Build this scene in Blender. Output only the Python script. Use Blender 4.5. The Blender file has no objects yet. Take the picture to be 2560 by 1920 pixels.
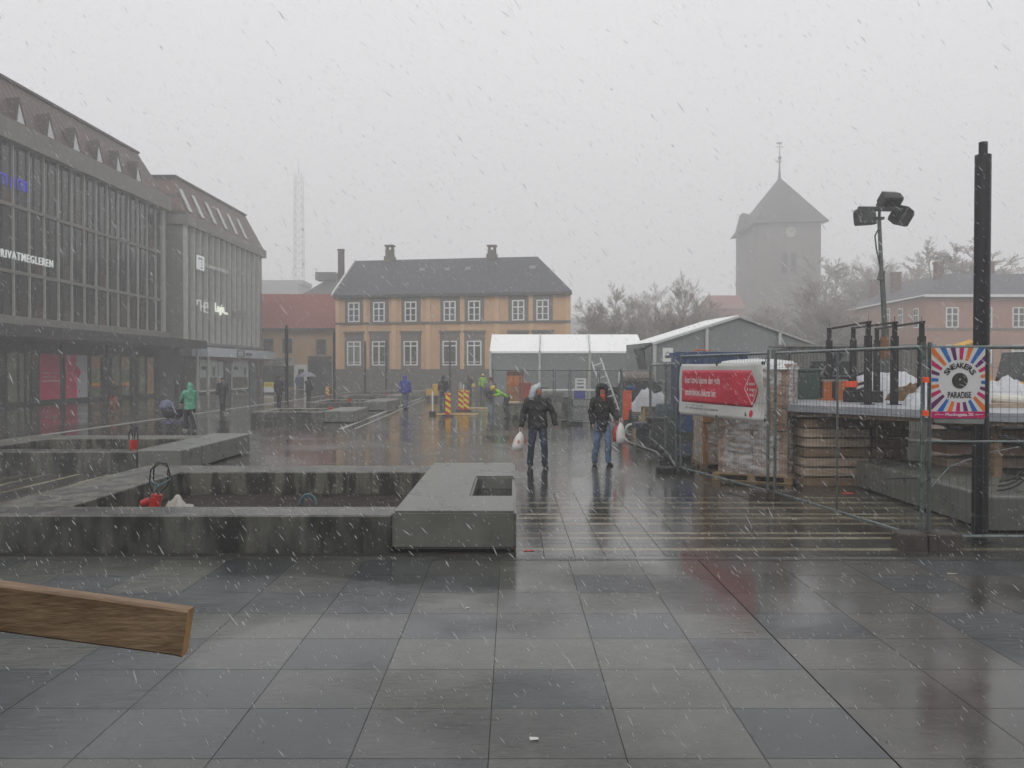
import bpy, bmesh, math, random
from math import sin, cos, pi, radians, sqrt, atan2, floor
from mathutils import Vector, Matrix, noise as mnoise
random.seed(7)
C = bpy.data.collections.new("scene"); bpy.context.scene.collection.children.link(C)
SC = bpy.context.scene
# ---------------------------------------------------------------- camera, world, sun, exposure
H = 2.15; F = 2150.0; PITCH = radians(0.96)
cam_d = bpy.data.cameras.new("camera"); cam = bpy.data.objects.new("camera", cam_d); C.objects.link(cam)
cam.location = (0, 0, H); cam.rotation_euler = (pi/2 - PITCH, 0, 0)
cam_d.sensor_width = 36; cam_d.lens = F/2560*36; cam_d.clip_start = 0.05; cam_d.clip_end = 3000
SC.camera = cam
w = bpy.data.worlds.new("World"); SC.world = w; w.use_nodes = True
nt = w.node_tree; nt.nodes.clear()
SUN_EL, SUN_AZ = radians(38), radians(200)
sky = nt.nodes.new("ShaderNodeTexSky"); sky.sky_type = 'NISHITA'; sky.sun_disc = False
sky.sun_elevation = SUN_EL; sky.sun_rotation = SUN_AZ
hs = nt.nodes.new("ShaderNodeHueSaturation"); hs.inputs['Saturation'].default_value = 0.08
mixw = nt.nodes.new("ShaderNodeMix"); mixw.data_type = 'RGBA'; mixw.inputs[0].default_value = 0.9
tcw = nt.nodes.new("ShaderNodeTexCoord"); nzw = nt.nodes.new("ShaderNodeTexNoise")
nzw.inputs['Scale'].default_value = 1.6; nzw.inputs['Detail'].default_value = 4
rmp = nt.nodes.new("ShaderNodeValToRGB")
rmp.color_ramp.elements[0].position = 0.3; rmp.color_ramp.elements[0].color = (7.3, 7.3, 7.5, 1)
rmp.color_ramp.elements[1].position = 0.7; rmp.color_ramp.elements[1].color = (8.0, 7.98, 8.1, 1)
bg = nt.nodes.new("ShaderNodeBackground"); bg.inputs['Strength'].default_value = 0.1
wo = nt.nodes.new("ShaderNodeOutputWorld")
L = nt.links.new
L(sky.outputs[0], hs.inputs['Color']); L(hs.outputs[0], mixw.inputs[6])
L(tcw.outputs['Generated'], nzw.inputs['Vector']); L(nzw.outputs[0], rmp.inputs[0]); L(rmp.outputs[0], mixw.inputs[7])
L(mixw.outputs[2], bg.inputs['Color']); L(bg.outputs[0], wo.inputs['Surface'])
sd = bpy.data.lights.new("sun", 'SUN'); sd.energy = 1.3; sd.angle = radians(60); sd.color = (1, .98, .95)
so = bpy.data.objects.new("sun", sd); C.objects.link(so); so.rotation_euler = (pi/2 - SUN_EL, 0, pi - SUN_AZ)
so.location = (0, -20, 40)
SC.view_settings.view_transform = 'Standard'; SC.view_settings.look = 'None'
SC.view_settings.exposure = 0.36; SC.view_settings.gamma = 1.0
SC.cycles.max_bounces = 6; SC.cycles.diffuse_bounces = 2; SC.cycles.glossy_bounces = 2
SC.cycles.volume_bounces = 3; SC.cycles.transparent_max_bounces = 6; SC.cycles.caustics_reflective = False
SC.cycles.use_denoising = True

# ---------------------------------------------------------------- measuring helpers (photograph pixel + real distance -> world point)
def depth(Y, z=0.0): return Y*cos(PITCH) + (H-z)*sin(PITCH)
def X(px, Y, z=0.0): return (px-1280)/F*depth(Y, z)
def Z(py, Y):
    v = (960-py)/F; return H + (v*cos(PITCH)-sin(PITCH))/(cos(PITCH)+v*sin(PITCH))*Y
def GY(py):
    v = (960-py)/F; return H*(cos(PITCH)+v*sin(PITCH))/(sin(PITCH)-v*cos(PITCH))
class Facade:                                   # a vertical plane seen from above: origin + direction
    def __init__(s, o, d):
        s.o = Vector(o); d = Vector(d); s.len = d.length; s.d = d.normalized(); s.rz = atan2(s.d.y, s.d.x)
    def s_(s, px, z=2.15):
        k = (px-1280)/F
        # (ox+t dx) = k*((oy+t dy) c + (H-z) sn)
        c, sn = cos(PITCH), sin(PITCH)
        return (k*(s.o.y*c+(H-z)*sn) - s.o.x)/(s.d.x - k*s.d.y*c)
    def z_(s, px, py):
        z = 2.15
        for _ in range(4):
            t = s.s_(px, z); z = Z(py, s.o.y+t*s.d.y)
        return z

# ---------------------------------------------------------------- mesh helpers
class MB:
    def __init__(s): s.v = []; s.f = []; s.m = []
    def add(s, vs, fs, mi=0):
        n = len(s.v); s.v += [tuple(p) for p in vs]
        s.f += [tuple(i+n for i in f) for f in fs]; s.m += [mi]*len(fs); return s
    def box(s, x0, x1, y0, y1, z0, z1, mi=0, M=None):
        vs = [Vector((x, y, z)) for z in (z0, z1) for y in (y0, y1) for x in (x0, x1)]
        if M is not None: vs = [M @ p for p in vs]
        return s.add(vs, [(0,2,3,1),(4,5,7,6),(0,1,5,4),(2,6,7,3),(0,4,6,2),(1,3,7,5)], mi)
    def bevbox(s, x0, x1, y0, y1, z0, z1, b=.03, mi=0, M=None):
        r = []
        for (z, k) in ((z0, 0), (z1-b, 0), (z1-b*.3, b*.3), (z1, b)):
            cs = []
            for (cx, cy, sx, sy) in ((x0,y0,1,1),(x1,y0,-1,1),(x1,y1,-1,-1),(x0,y1,1,-1)):
                a, q = b+k*0, k
                pts = [(cx+sx*(q), cy+sy*(b)), (cx+sx*(b), cy+sy*(q))]
                if (sx*sy) < 0: pts.reverse()
                cs += pts
            r.append([Vector((x, y, z)) for x, y in cs])
        vs = [p for ring in r for p in ring]
        if M is not None: vs = [M @ p for p in vs]
        fs = [tuple(reversed(range(8)))]
        for k in range(3):
            for i in range(8):
                j = (i+1) % 8; fs.append((k*8+i, k*8+j, (k+1)*8+j, (k+1)*8+i))
        fs.append(tuple(24+i for i in range(8)))
        return s.add(vs, fs, mi)
    def tube(s, pts, rs, n=8, mi=0, cap=True):
        pts = [Vector(p) for p in pts]
        if not hasattr(rs, '__len__'): rs = [rs]*len(pts)
        vs = []; prev = None
        for i, p in enumerate(pts):
            t = (pts[min(i+1, len(pts)-1)] - pts[max(i-1, 0)])
            if t.length < 1e-9: t = Vector((0,0,1))
            t.normalize()
            if prev is None:
                a = Vector((0,1,0)) if abs(t.y) < .8 else Vector((1,0,0))
                u = t.cross(a).normalized()
            else:
                u = (prev - t*prev.dot(t))
                u = u.normalized() if u.length > 1e-6 else t.orthogonal().normalized()
            prev = u; w_ = t.cross(u); r = rs[i]
            if not hasattr(r, '__len__'): r = (r, r)
            for k in range(n):
                an = 2*pi*k/n + (pi/n if n == 4 else 0)
                vs.append(p + u*cos(an)*r[0] + w_*sin(an)*r[1])
        fs = []
        for i in range(len(pts)-1):
            for k in range(n):
                j = (k+1) % n; fs.append((i*n+k, i*n+j, (i+1)*n+j, (i+1)*n+k))
        if cap:
            fs.append(tuple(reversed(range(n)))); m_ = (len(pts)-1)*n; fs.append(tuple(m_+k for k in range(n)))
        return s.add(vs, fs, mi)
    def cyl(s, x, y, z0, z1, r0, r1=None, n=16, mi=0):
        return s.tube([(x,y,z0),(x,y,z1)], [r0, r0 if r1 is None else r1], n, mi)
    def loft(s, rings, mi=0, cap=True):
        n = len(rings[0]); vs = [p for r in rings for p in r]; fs = []
        for i in range(len(rings)-1):
            for k in range(n):
                j = (k+1) % n; fs.append((i*n+k, i*n+j, (i+1)*n+j, (i+1)*n+k))
        if cap: fs.append(tuple(reversed(range(n)))); m_ = (len(rings)-1)*n; fs.append(tuple(m_+k for k in range(n)))
        return s.add(vs, fs, mi)
    def ell(s, c, r, n=12, m=8, mi=0, M=None):
        rings = []
        for i in range(m+1):
            ph = -pi/2 + pi*i/m; cr = max(cos(ph), .02)
            rings.append([Vector((c[0]+r[0]*cr*cos(2*pi*k/n), c[1]+r[1]*cr*sin(2*pi*k/n), c[2]+r[2]*sin(ph))) for k in range(n)])
        if M is not None: rings = [[M @ p for p in q] for q in rings]
        return s.loft(rings, mi)
    def prism(s, poly, y0, y1, mi=0, M=None, axis='y'):      # poly in (x,z), extruded along y
        n = len(poly)
        if axis == 'y': vs = [Vector((a, y0, b)) for a, b in poly] + [Vector((a, y1, b)) for a, b in poly]
        else: vs = [Vector((a, b, y0)) for a, b in poly] + [Vector((a, b, y1)) for a, b in poly]
        if M is not None: vs = [M @ p for p in vs]
        fs = [tuple(range(n)), tuple(reversed(range(n, 2*n)))] + [(i, i+n, (i+1)%n+n, (i+1)%n) for i in range(n)]
        return s.add(vs, fs, mi)
    def quad(s, a, b, c, d, mi=0): return s.add([a, b, c, d], [(0,1,2,3)], mi)
    def build(s, name, mat, parent=None, loc=None, smooth=False, fix=True):
        me = bpy.data.meshes.new(name); me.from_pydata(s.v, [], s.f); 
        mats = mat if isinstance(mat, (list, tuple)) else [mat]
        for m_ in mats: me.materials.append(m_)
        if len(mats) > 1: me.polygons.foreach_set('material_index', s.m)
        if fix:
            bm = bmesh.new(); bm.from_mesh(me); bmesh.ops.recalc_face_normals(bm, faces=bm.faces); bm.to_mesh(me); bm.free()
        if smooth: me.polygons.foreach_set('use_smooth', [True]*len(me.polygons))
        me.update()
        o = bpy.data.objects.new(name, me); C.objects.link(o)
        if parent is not None: o.parent = parent
        if loc is not None: o.location = loc
        return o
def tag(o, label=None, cat=None, group=None, kind=None):
    if label: o['label'] = label
    if cat: o['category'] = cat
    if group: o['group'] = group
    if kind: o['kind'] = kind
    return o
def thing(name, label, cat, loc=(0,0,0), rz=0, group=None):
    o = bpy.data.objects.new(name, None); C.objects.link(o); o.location = loc; o.rotation_euler = (0,0,rz)
    o.empty_display_size = .2
    return tag(o, label, cat, group)
def copy_tree(o, parent=None):
    c = o.copy(); C.objects.link(c)
    if parent is not None: c.parent = parent
    for ch in list(o.children): copy_tree(ch, c)
    return c
def remesh(mb, name, mat, vox, parent, smooth_it=6, noise_amp=0):
    o = mb.build(name, mat, None)
    m_ = o.modifiers.new('r', 'REMESH'); m_.mode = 'VOXEL'; m_.voxel_size = vox; m_.use_smooth_shade = True
    s_ = o.modifiers.new('s', 'SMOOTH'); s_.factor = .5; s_.iterations = smooth_it
    dg = bpy.context.evaluated_depsgraph_get(); me = bpy.data.meshes.new_from_object(o.evaluated_get(dg))
    if noise_amp:
        for v in me.vertices:
            n_ = mnoise.noise(v.co*9); v.co += v.normal*n_*noise_amp
    bpy.data.objects.remove(o)
    o2 = bpy.data.objects.new(name, me); C.objects.link(o2); o2.parent = parent; me.name = name
    if not me.materials: me.materials.append(mat)
    return o2
def text_mesh(mb, body, x0, x1, zc, h, y=0, depth_=.02, mi=0, rot=0, center=None, keep=False, spacing=1.0, bold=0.0):
    """writes text into mb standing in the local XZ plane facing -Y, fitted to x0..x1 and height h"""
    cu = bpy.data.curves.new('t', 'FONT'); cu.body = body; cu.extrude = 0.0; cu.resolution_u = 3; cu.space_character = spacing; cu.offset = bold
    o = bpy.data.objects.new('t', cu); C.objects.link(o)
    dg = bpy.context.evaluated_depsgraph_get(); me = bpy.data.meshes.new_from_object(o.evaluated_get(dg))
    bpy.data.objects.remove(o)
    vs = [v.co.copy() for v in me.vertices]
    if not vs: return
    ax, bx = min(v.x for v in vs), max(v.x for v in vs); ay, by = min(v.y for v in vs), max(v.y for v in vs)
    sy = h/max(by-ay, 1e-6); sx = sy if keep else (x1-x0)/max(bx-ax, 1e-6)
    out = []
    for v in vs:
        a = (v.x-(ax+bx)/2)*sx; b = (v.y-(ay+by)/2)*sy
        a, b = a*cos(rot)-b*sin(rot), a*sin(rot)+b*cos(rot)
        cx = (x0+x1)/2 if center is None else center[0]; cz = zc if center is None else center[1]
        out.append(Vector((cx+a, y, cz+b)))
    fs = [tuple(p.vertices) for p in me.polygons]
    n = len(out)
    allv = out + [p+Vector((0, depth_, 0)) for p in out]
    from collections import Counter
    ec = Counter()
    for f in fs:
        for i in range(len(f)):
            e = (f[i], f[(i+1)%len(f)]); ec[tuple(sorted(e))] += 1
    side = []
    for f in fs:
        for i in range(len(f)):
            a_, b_ = f[i], f[(i+1)%len(f)]
            if ec[tuple(sorted((a_, b_)))] == 1: side.append((b_, a_, a_+n, b_+n))
    mb.add(allv, fs+side, mi); bpy.data.meshes.remove(me)

# ---------------------------------------------------------------- materials
def lin(c):
    def g(u): u = u/255.; return u/12.92 if u <= .04045 else ((u+.055)/1.055)**2.4
    return (g(c[0]), g(c[1]), g(c[2]), 1)
_mc = {}
def mat(name, col, rough=.6, ns=6, na=.25, bump=0, bs=40, metal=0, spec=.5, col2=None, emit=0, alpha=1, coord='Object', stretch=None, wave=None, dist=.002, sharp=0):
    """col in sRGB 0-255 albedo; na = strength of noisy darkening, col2 = second tone of the noise"""
    if name in _mc: return _mc[name]
    m = bpy.data.materials.new(name); m.use_nodes = True; t = m.node_tree; N = t.nodes; b = N['Principled BSDF']
    b.inputs['Roughness'].default_value = rough; b.inputs['Metallic'].default_value = metal
    b.inputs['Specular IOR Level'].default_value = spec
    base = lin(col)
    tc = N.new('ShaderNodeTexCoord'); vec = tc.outputs[coord]
    if stretch:
        mp = N.new('ShaderNodeMapping'); mp.inputs['Scale'].default_value = stretch; t.links.new(vec, mp.inputs[0]); vec = mp.outputs[0]
    nz = N.new('ShaderNodeTexNoise'); nz.inputs['Scale'].default_value = ns; nz.inputs['Detail'].default_value = 6; nz.inputs['Roughness'].default_value = .65
    t.links.new(vec, nz.inputs['Vector'])
    cr = N.new('ShaderNodeValToRGB'); c2 = lin(col2) if col2 else tuple(base[i]*(1-na) for i in range(3))+(1,)
    cr.color_ramp.elements[0].position = .35+sharp; cr.color_ramp.elements[0].color = c2
    cr.color_ramp.elements[1].position = .62-sharp; cr.color_ramp.elements[1].color = base
    t.links.new(nz.outputs[0], cr.inputs[0]); outc = cr.outputs[0]
    if wave:        # (axis, spacing, width, dark factor): thin dark seams
        ax, spc, wd, dk = wave
        sp = N.new('ShaderNodeSeparateXYZ'); t.links.new(tc.outputs[coord], sp.inputs[0])
        d1 = N.new('ShaderNodeMath'); d1.operation = 'DIVIDE'; d1.inputs[1].default_value = spc; t.links.new(sp.outputs[ax], d1.inputs[0])
        f1 = N.new('ShaderNodeMath'); f1.operation = 'FRACT'; t.links.new(d1.outputs[0], f1.inputs[0])
        l1 = N.new('ShaderNodeMath'); l1.operation = 'LESS_THAN'; l1.inputs[1].default_value = wd/spc; t.links.new(f1.outputs[0], l1.inputs[0])
        mx = N.new('ShaderNodeMix'); mx.data_type = 'RGBA'; t.links.new(l1.outputs[0], mx.inputs[0]); t.links.new(outc, mx.inputs[6])
        mx.inputs[7].default_value = tuple(base[i]*dk for i in range(3))+(1,); outc = mx.outputs[2]
    t.links.new(outc, b.inputs['Base Color'])
    rr = N.new('ShaderNodeMapRange'); rr.inputs['To Min'].default_value = max(rough-.12, .02); rr.inputs['To Max'].default_value = min(rough+.12, 1)
    t.links.new(nz.outputs[0], rr.inputs[0]); t.links.new(rr.outputs[0], b.inputs['Roughness'])
    if bump:
        n2 = N.new('ShaderNodeTexNoise'); n2.inputs['Scale'].default_value = bs; n2.inputs['Detail'].default_value = 4
        t.links.new(vec, n2.inputs['Vector'])
        bp = N.new('ShaderNodeBump'); bp.inputs['Strength'].default_value = bump; bp.inputs['Distance'].default_value = dist*5
        t.links.new(n2.outputs[0], bp.inputs['Height']); t.links.new(bp.outputs[0], b.inputs['Normal'])
    if emit:
        b.inputs['Emission Color'].default_value = base; b.inputs['Emission Strength'].default_value = emit
    if alpha < 1: b.inputs['Alpha'].default_value = alpha
    _mc[name] = m; return m
def stone_wet(name, c1, c2, r0=.06, r1=.4, grid=None, bumps=.25, dark=.35, pud=.22, rip=5.0):
    """wet paving seen in world coordinates: grid=(x0,sx,y0,sy,joint) draws joints"""
    m = bpy.data.materials.new(name); m.use_nodes = True; t = m.node_tree; N = t.nodes; b = N['Principled BSDF']; K = t.links.new
    g = N.new('ShaderNodeNewGeometry'); pos = g.outputs['Position']
    def noise_(s, d=5, r=.6, st=None):
        n = N.new('ShaderNodeTexNoise'); n.inputs['Scale'].default_value = s; n.inputs['Detail'].default_value = d; n.inputs['Roughness'].default_value = r
        if st:
            mp = N.new('ShaderNodeMapping'); mp.inputs['Scale'].default_value = st; K(pos, mp.inputs[0]); K(mp.outputs[0], n.inputs['Vector'])
        else: K(pos, n.inputs['Vector'])
        return n.outputs[0]
    cr = N.new('ShaderNodeValToRGB'); K(noise_(2.3, 8, .7), cr.inputs[0])
    cr.color_ramp.elements[0].position = .32; cr.color_ramp.elements[0].color = lin(c1)
    cr.color_ramp.elements[1].position = .68; cr.color_ramp.elements[1].color = lin(c2)
    fine = N.new('ShaderNodeMapRange'); K(noise_(180, 2), fine.inputs[0]); fine.inputs['From Min'].default_value = .3; fine.inputs['From Max'].default_value = .7
    fine.inputs['To Min'].default_value = .82; fine.inputs['To Max'].default_value = 1.12
    mu = N.new('ShaderNodeVectorMath'); mu.operation = 'SCALE'; K(cr.outputs[0], mu.inputs[0]); K(fine.outputs[0], mu.inputs['Scale']); col = mu.outputs[0]
    wet = noise_(pud, 7, .6)
    rr = N.new('ShaderNodeMapRange'); K(wet, rr.inputs[0]); rr.inputs['From Min'].default_value = .44; rr.inputs['From Max'].default_value = .62
    rr.inputs['To Min'].default_value = r0; rr.inputs['To Max'].default_value = r1; K(rr.outputs[0], b.inputs['Roughness'])
    wd_ = N.new('ShaderNodeMapRange'); K(wet, wd_.inputs[0]); wd_.inputs['From Min'].default_value = .38; wd_.inputs['From Max'].default_value = .62; wd_.inputs['To Min'].default_value = .62; wd_.inputs['To Max'].default_value = 1.1
    mw = N.new('ShaderNodeVectorMath'); mw.operation = 'SCALE'; K(col, mw.inputs[0]); K(wd_.outputs[0], mw.inputs['Scale']); col = mw.outputs[0]
    if grid:
        sp = N.new('ShaderNodeSeparateXYZ'); K(pos, sp.inputs[0]); js = []; cells = []
        for i, (o_, s_) in enumerate(((grid[0], grid[1]), (grid[2], grid[3]))):
            a = N.new('ShaderNodeMath'); a.operation = 'SUBTRACT'; a.inputs[1].default_value = o_; K(sp.outputs[i], a.inputs[0])
            d = N.new('ShaderNodeMath'); d.operation = 'DIVIDE'; d.inputs[1].default_value = s_; K(a.outputs[0], d.inputs[0])
            fr = N.new('ShaderNodeMath'); fr.operation = 'FRACT'; K(d.outputs[0], fr.inputs[0])
            fl = N.new('ShaderNodeMath'); fl.operation = 'FLOOR'; K(d.outputs[0], fl.inputs[0]); cells.append(fl.outputs[0])
            l = N.new('ShaderNodeMath'); l.operation = 'LESS_THAN'; l.inputs[1].default_value = grid[4]/s_; K(fr.outputs[0], l.inputs[0]); js.append(l.outputs[0])
        mxm = N.new('ShaderNodeMath'); mxm.operation = 'MAXIMUM'; K(js[0], mxm.inputs[0]); K(js[1], mxm.inputs[1])
        cb = N.new('ShaderNodeCombineXYZ'); K(cells[0], cb.inputs[0]); K(cells[1], cb.inputs[1])
        wn = N.new('ShaderNodeTexWhiteNoise'); wn.noise_dimensions = '2D'; K(cb.outputs[0], wn.inputs['Vector'])
        vr = N.new('ShaderNodeMapRange'); K(wn.outputs['Value'], vr.inputs[0]); vr.inputs['To Min'].default_value = .84; vr.inputs['To Max'].default_value = 1.1
        m2 = N.new('ShaderNodeVectorMath'); m2.operation = 'SCALE'; K(col, m2.inputs[0]); K(vr.outputs[0], m2.inputs['Scale'])
        mx = N.new('ShaderNodeMix'); mx.data_type = 'RGBA'; K(mxm.outputs[0], mx.inputs[0]); K(m2.outputs[0], mx.inputs[6])
        q = lin(c1); mx.inputs[7].default_value = (q[0]*dark, q[1]*dark, q[2]*dark, 1); col = mx.outputs[2]
    K(col, b.inputs['Base Color'])
    bp = N.new('ShaderNodeBump'); bp.inputs['Distance'].default_value = .01
    sr = N.new('ShaderNodeMapRange'); K(noise_(.33, 3, .5), sr.inputs[0]); sr.inputs['From Min'].default_value = .46; sr.inputs['From Max'].default_value = .60
    sr.inputs['To Min'].default_value = bumps; sr.inputs['To Max'].default_value = bumps*rip; K(sr.outputs[0], bp.inputs['Strength'])
    ad = N.new('ShaderNodeMath'); ad.operation = 'ADD'; K(noise_(13, 5, .65, (.55, 1.9, 1)), ad.inputs[0])
    K(noise_(4.0, 3, .5), ad.inputs[1]); K(ad.outputs[0], bp.inputs['Height']); K(bp.outputs[0], b.inputs['Normal'])
    b.inputs['IOR'].default_value = 1.52
    return m

def scribble(mb, x0, x1, zc, h, y, mi=0, pitch=.12):
    """unreadable small writing: a row of little upright and level strokes"""
    r = random.Random(int(x0*100)); x = x0
    while x < x1-pitch*.5:
        q = pitch*r.uniform(.5, .8); k = r.random(); t_ = pitch*.16
        if k > .12:
            mb.box(x, x+t_, y-.012, y+.012, zc-h/2, zc+h/2, mi)
            if k > .35: mb.box(x+t_, x+q, y-.012, y+.012, zc+h*r.choice([-.5,0,.36]), zc+h*.36+h*.14 if False else zc+h*r.choice([-.5,0,.36])*0+h*.5, mi) if False else mb.box(x+t_, x+q, y-.012, y+.012, zc+h*.34, zc+h*.5, mi)
            if k > .6: mb.box(x+q, x+q+t_, y-.012, y+.012, zc-h/2, zc+h*.3, mi)
        x += pitch
# ================================================================ THE GROUND
m_asph = stone_wet('wet_asphalt', (62,62,60), (82,82,78), .1, .4, None, .3)
g = MB(); g.quad((-450,-450,0),(450,-450,0),(450,450,0),(-450,450,0)); tag(g.build('ground', m_asph, fix=False), kind='structure')
m_plaza = stone_wet('wet_plaza', (60,59,54), (77,75,68), .05, .20, (0,.7,0,1.05,.012), .09, .6, .16, rip=4)
g = MB(); g.quad((-40,15.02,.004),(28,15.02,.004),(28,96,.004),(-40,96,.004)); tag(g.build('plaza', m_plaza, fix=False), kind='structure')
m_joint = mat('joint_sand', (58,57,52), .8, 8, .3, spec=.1)
# near slabs: one face per slab, thin joints
m_sl = stone_wet('slab_green_grey', (78,80,73), (96,98,90), .02, .19, (-.13,.7625,4.70,.704,0), .14, pud=.42, rip=9)
m_sd = stone_wet('slab_blue_grey', (58,62,64), (73,77,79), .02, .19, (-.13,.7625,4.70,.704,0), .14, pud=.42, rip=9)
m_sm = stone_wet('slab_mid_grey', (70,72,69), (86,88,84), .02, .19, (-.13,.7625,4.70,.704,0), .14, pud=.42, rip=9)
m_sr = stone_wet('slab_warm_reflection', (66,65,62), (83,81,77), .03, .15, (-.13,.7625,4.70,.704,0), .10, pud=.5, rip=5)  # warm tone paints in the brown wet reflection right of the slot
dark = {(0,0):2,(-2,0):1,(-4,0):1,(-5,0):1,(1,0):0,(2,0):1,(3,0):3, (0,1):1,(-3,1):1,(-5,1):1,(-7,1):1,(1,1):0,(2,1):0,
        (2,2):1,(-2,2):1,(-4,2):1,(0,2):0,(1,2):0, (1,3):1,(-1,3):1,(-5,3):1,(-6,3):1, (0,4):2,(-3,4):1,(-7,4):1,(1,4):0,
        (1,5):1,(-1,5):1,(-4,5):1,(-3,5):2,(2,5):2, (0,6):0,(-2,6):1,(-4,6):1,(-3,6):2,(-1,6):2,(1,6):0}
rr = random.Random(3); g = MB(); J = .0025
sx, sy, x00, y00 = .7625, .704, -.13, 4.70
for j in range(-1, 7):
    for i in range(-14, 16):
        k = dark.get((i, j))
        if k is None: k = rr.choice([0,0,1,2,0,2])
        a, b_ = (2.097 if i == 3 else x00+i*sx), (2.091 if i == 2 else x00+(i+1)*sx)
        segs = [(a, b_)]
        if a > 2.0 and k != 1: k = 3
        for (u, v) in segs:
            if v-u < .06: continue
            c, d = y00+j*sy, y00+(j+1)*sy
            kk = 3 if (k != 1 and u > 2.05) else k
            g.quad((u+J,c+J,.008),(v-J,c+J,.008),(v-J,d-J,.008),(u+J,d-J,.008), kk)
tag(g.build('paving', [m_sl, m_sd, m_sm, m_sr], fix=False), kind='structure')
g = MB(); g.quad((-11,-1,.004),(12,-1,.004),(12,15.0,.004),(-11,15.0,.004)); tag(g.build('paving_bed', m_joint, fix=False), kind='structure')
# striped band: small pavers, pale rows among dark rows
m_pd = stone_wet('paver_dark', (56,56,54), (76,75,71), .05, .18, None, .09, pud=.5, rip=3)
m_pb = stone_wet('paver_beige', (118,112,94), (142,135,114), .10, .30, None, .10, pud=.5, rip=3)
rows = []; yb = 9.64
beige = [(10.14,10.30),(10.83,10.97),(11.17,11.30),(11.85,11.99),(12.27,12.49),(12.64,12.78),(13.20,13.38),(13.73,13.89),(14.28,14.40)]
for (c, d) in beige:
    n_ = max(1, round((c-yb)/.32))
    for q in range(n_): rows.append((yb+(c-yb)*q/n_, yb+(c-yb)*(q+1)/n_, 0))
    rows.append((c, d, 1)); yb = d
rows.append((yb, 14.7, 0)); rows.append((14.7, 15.0, 0))
g = MB()
for (c, d, k) in rows:
    for i in range(0, 31):
        a = .02 + i*.35
        g.quad((a+.004,c+.004,.008),(a+.346,c+.004,.008),(a+.346,d-.004,.008),(a+.004,d-.004,.008), k)
tag(g.build('striped_paving', [m_pd, m_pb], fix=False), kind='structure')
# left striped band, its rows running away from the camera
g = MB(); xs = -11.9; cols = []
for (c, d) in [(-11.2,-11.1),(-10.55,-10.43),(-10.0,-9.9),(-9.55,-9.42),(-8.92,-8.80),(-8.24,-8.10),(-7.6,-7.5)]:
    cols += [(xs, c, 0), (c, d, 1)]; xs = d
cols.append((xs, -6.6, 0))
for (c, d, k) in cols:
    for i in range(21):
        a = 10.0+i*.36
        g.quad((c+.004,a+.004,.012),(d-.004,a+.004,.012),(d-.004,a+.356,.012),(c+.004,a+.356,.012), k)
tag(g.build('striped_paving', [m_pd, m_pb], fix=False), kind='structure')
# pale drain lines
m_curb = mat('pale_kerb_stone', (150,150,142), .35, 5, .25, .1)
g = MB(); g.box(-15.45,-15.2,17,92,-.05,.016); tag(g.build('drain_line', m_curb), kind='structure')
g = MB()
g.add([(-6.28,31,.010),(-6.10,31,.010),(-6.9,70,.010),(-7.08,70,.010)], [(0,1,2,3)])
g.add([(-5.72,31,.010),(-5.62,31,.010),(-6.4,70,.010),(-6.5,70,.010)], [(0,1,2,3)])
tag(g.build('drain_line', m_curb, fix=False), kind='structure')
g = MB(); g.box(2.0895,2.0985,2,9.64,.0041,.006); tag(g.build('slot_drain', mat('slot_black',(14,14,13),.95,spec=0)), kind='structure')
g = MB(); g.box(-11,12,9.655,9.80,.004,.0095); tag(g.build('edge_course', m_sm), kind='structure')
# far hill (just a pale shape in the snow)
m_hill = mat('hill_wood', (70,78,70), .9, .05, .3)
g = MB(); ring = []
for k in range(33):
    a = -180 + k*11.5; ring.append((a, 17 + 7*sin(k*.35+1.4) + 2*mnoise.noise(Vector((k*.4,0,0)))))
for k in range(32):
    (x0_, z0_), (x1_, z1_) = ring[k], ring[k+1]
    g.add([(x0_,330,-.5),(x1_,330,-.5),(x1_,360,z1_),(x0_,360,z0_),(x1_,420,z1_*.6),(x0_,420,z0_*.6)], [(0,1,2,3),(3,2,4,5)])
tag(g.build('hill', m_hill, smooth=True), kind='structure')

# ================================================================ CONCRETE PLANTERS
m_con = mat('concrete_cast', (108,110,103), .3, 2.2, .3, .35, 60, stretch=(1,1,1))
m_cond = mat('concrete_dark_wet', (90,90,84), .25, 2.2, .6, .3, 50, stretch=(1.5,1.5,.5), col2=(44,45,44), sharp=.03, wave=(0,2.37,.012,.25))
m_conin = mat('concrete_stained', (96,96,86), .45, 2.0, .6, .3, 50, stretch=(2.2,2.2,.5), col2=(46,45,41), sharp=.08, wave=(0,2.37,.012,.25))
m_soil = mat('soil', (50,42,35), .95, 9, .65, 1.0, 22, dist=.012)
def soil_mesh(x0,x1,y0,y1,z,seed=0,n=40):
    g = MB(); nx = n; ny = max(6, int(n*(y1-y0)/(x1-x0)))
    vs = [(x0+(x1-x0)*i/nx, y0+(y1-y0)*j/ny, z+.05*mnoise.noise(Vector((i*.5,j*.5,seed)))+.02*mnoise.noise(Vector((i*1.7,j*1.7,seed)))) for j in range(ny+1) for i in range(nx+1)]
    fs = [(j*(nx+1)+i, j*(nx+1)+i+1, (j+1)*(nx+1)+i+1, (j+1)*(nx+1)+i) for j in range(ny) for i in range(nx)]
    return g.add(vs, fs)
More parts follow.
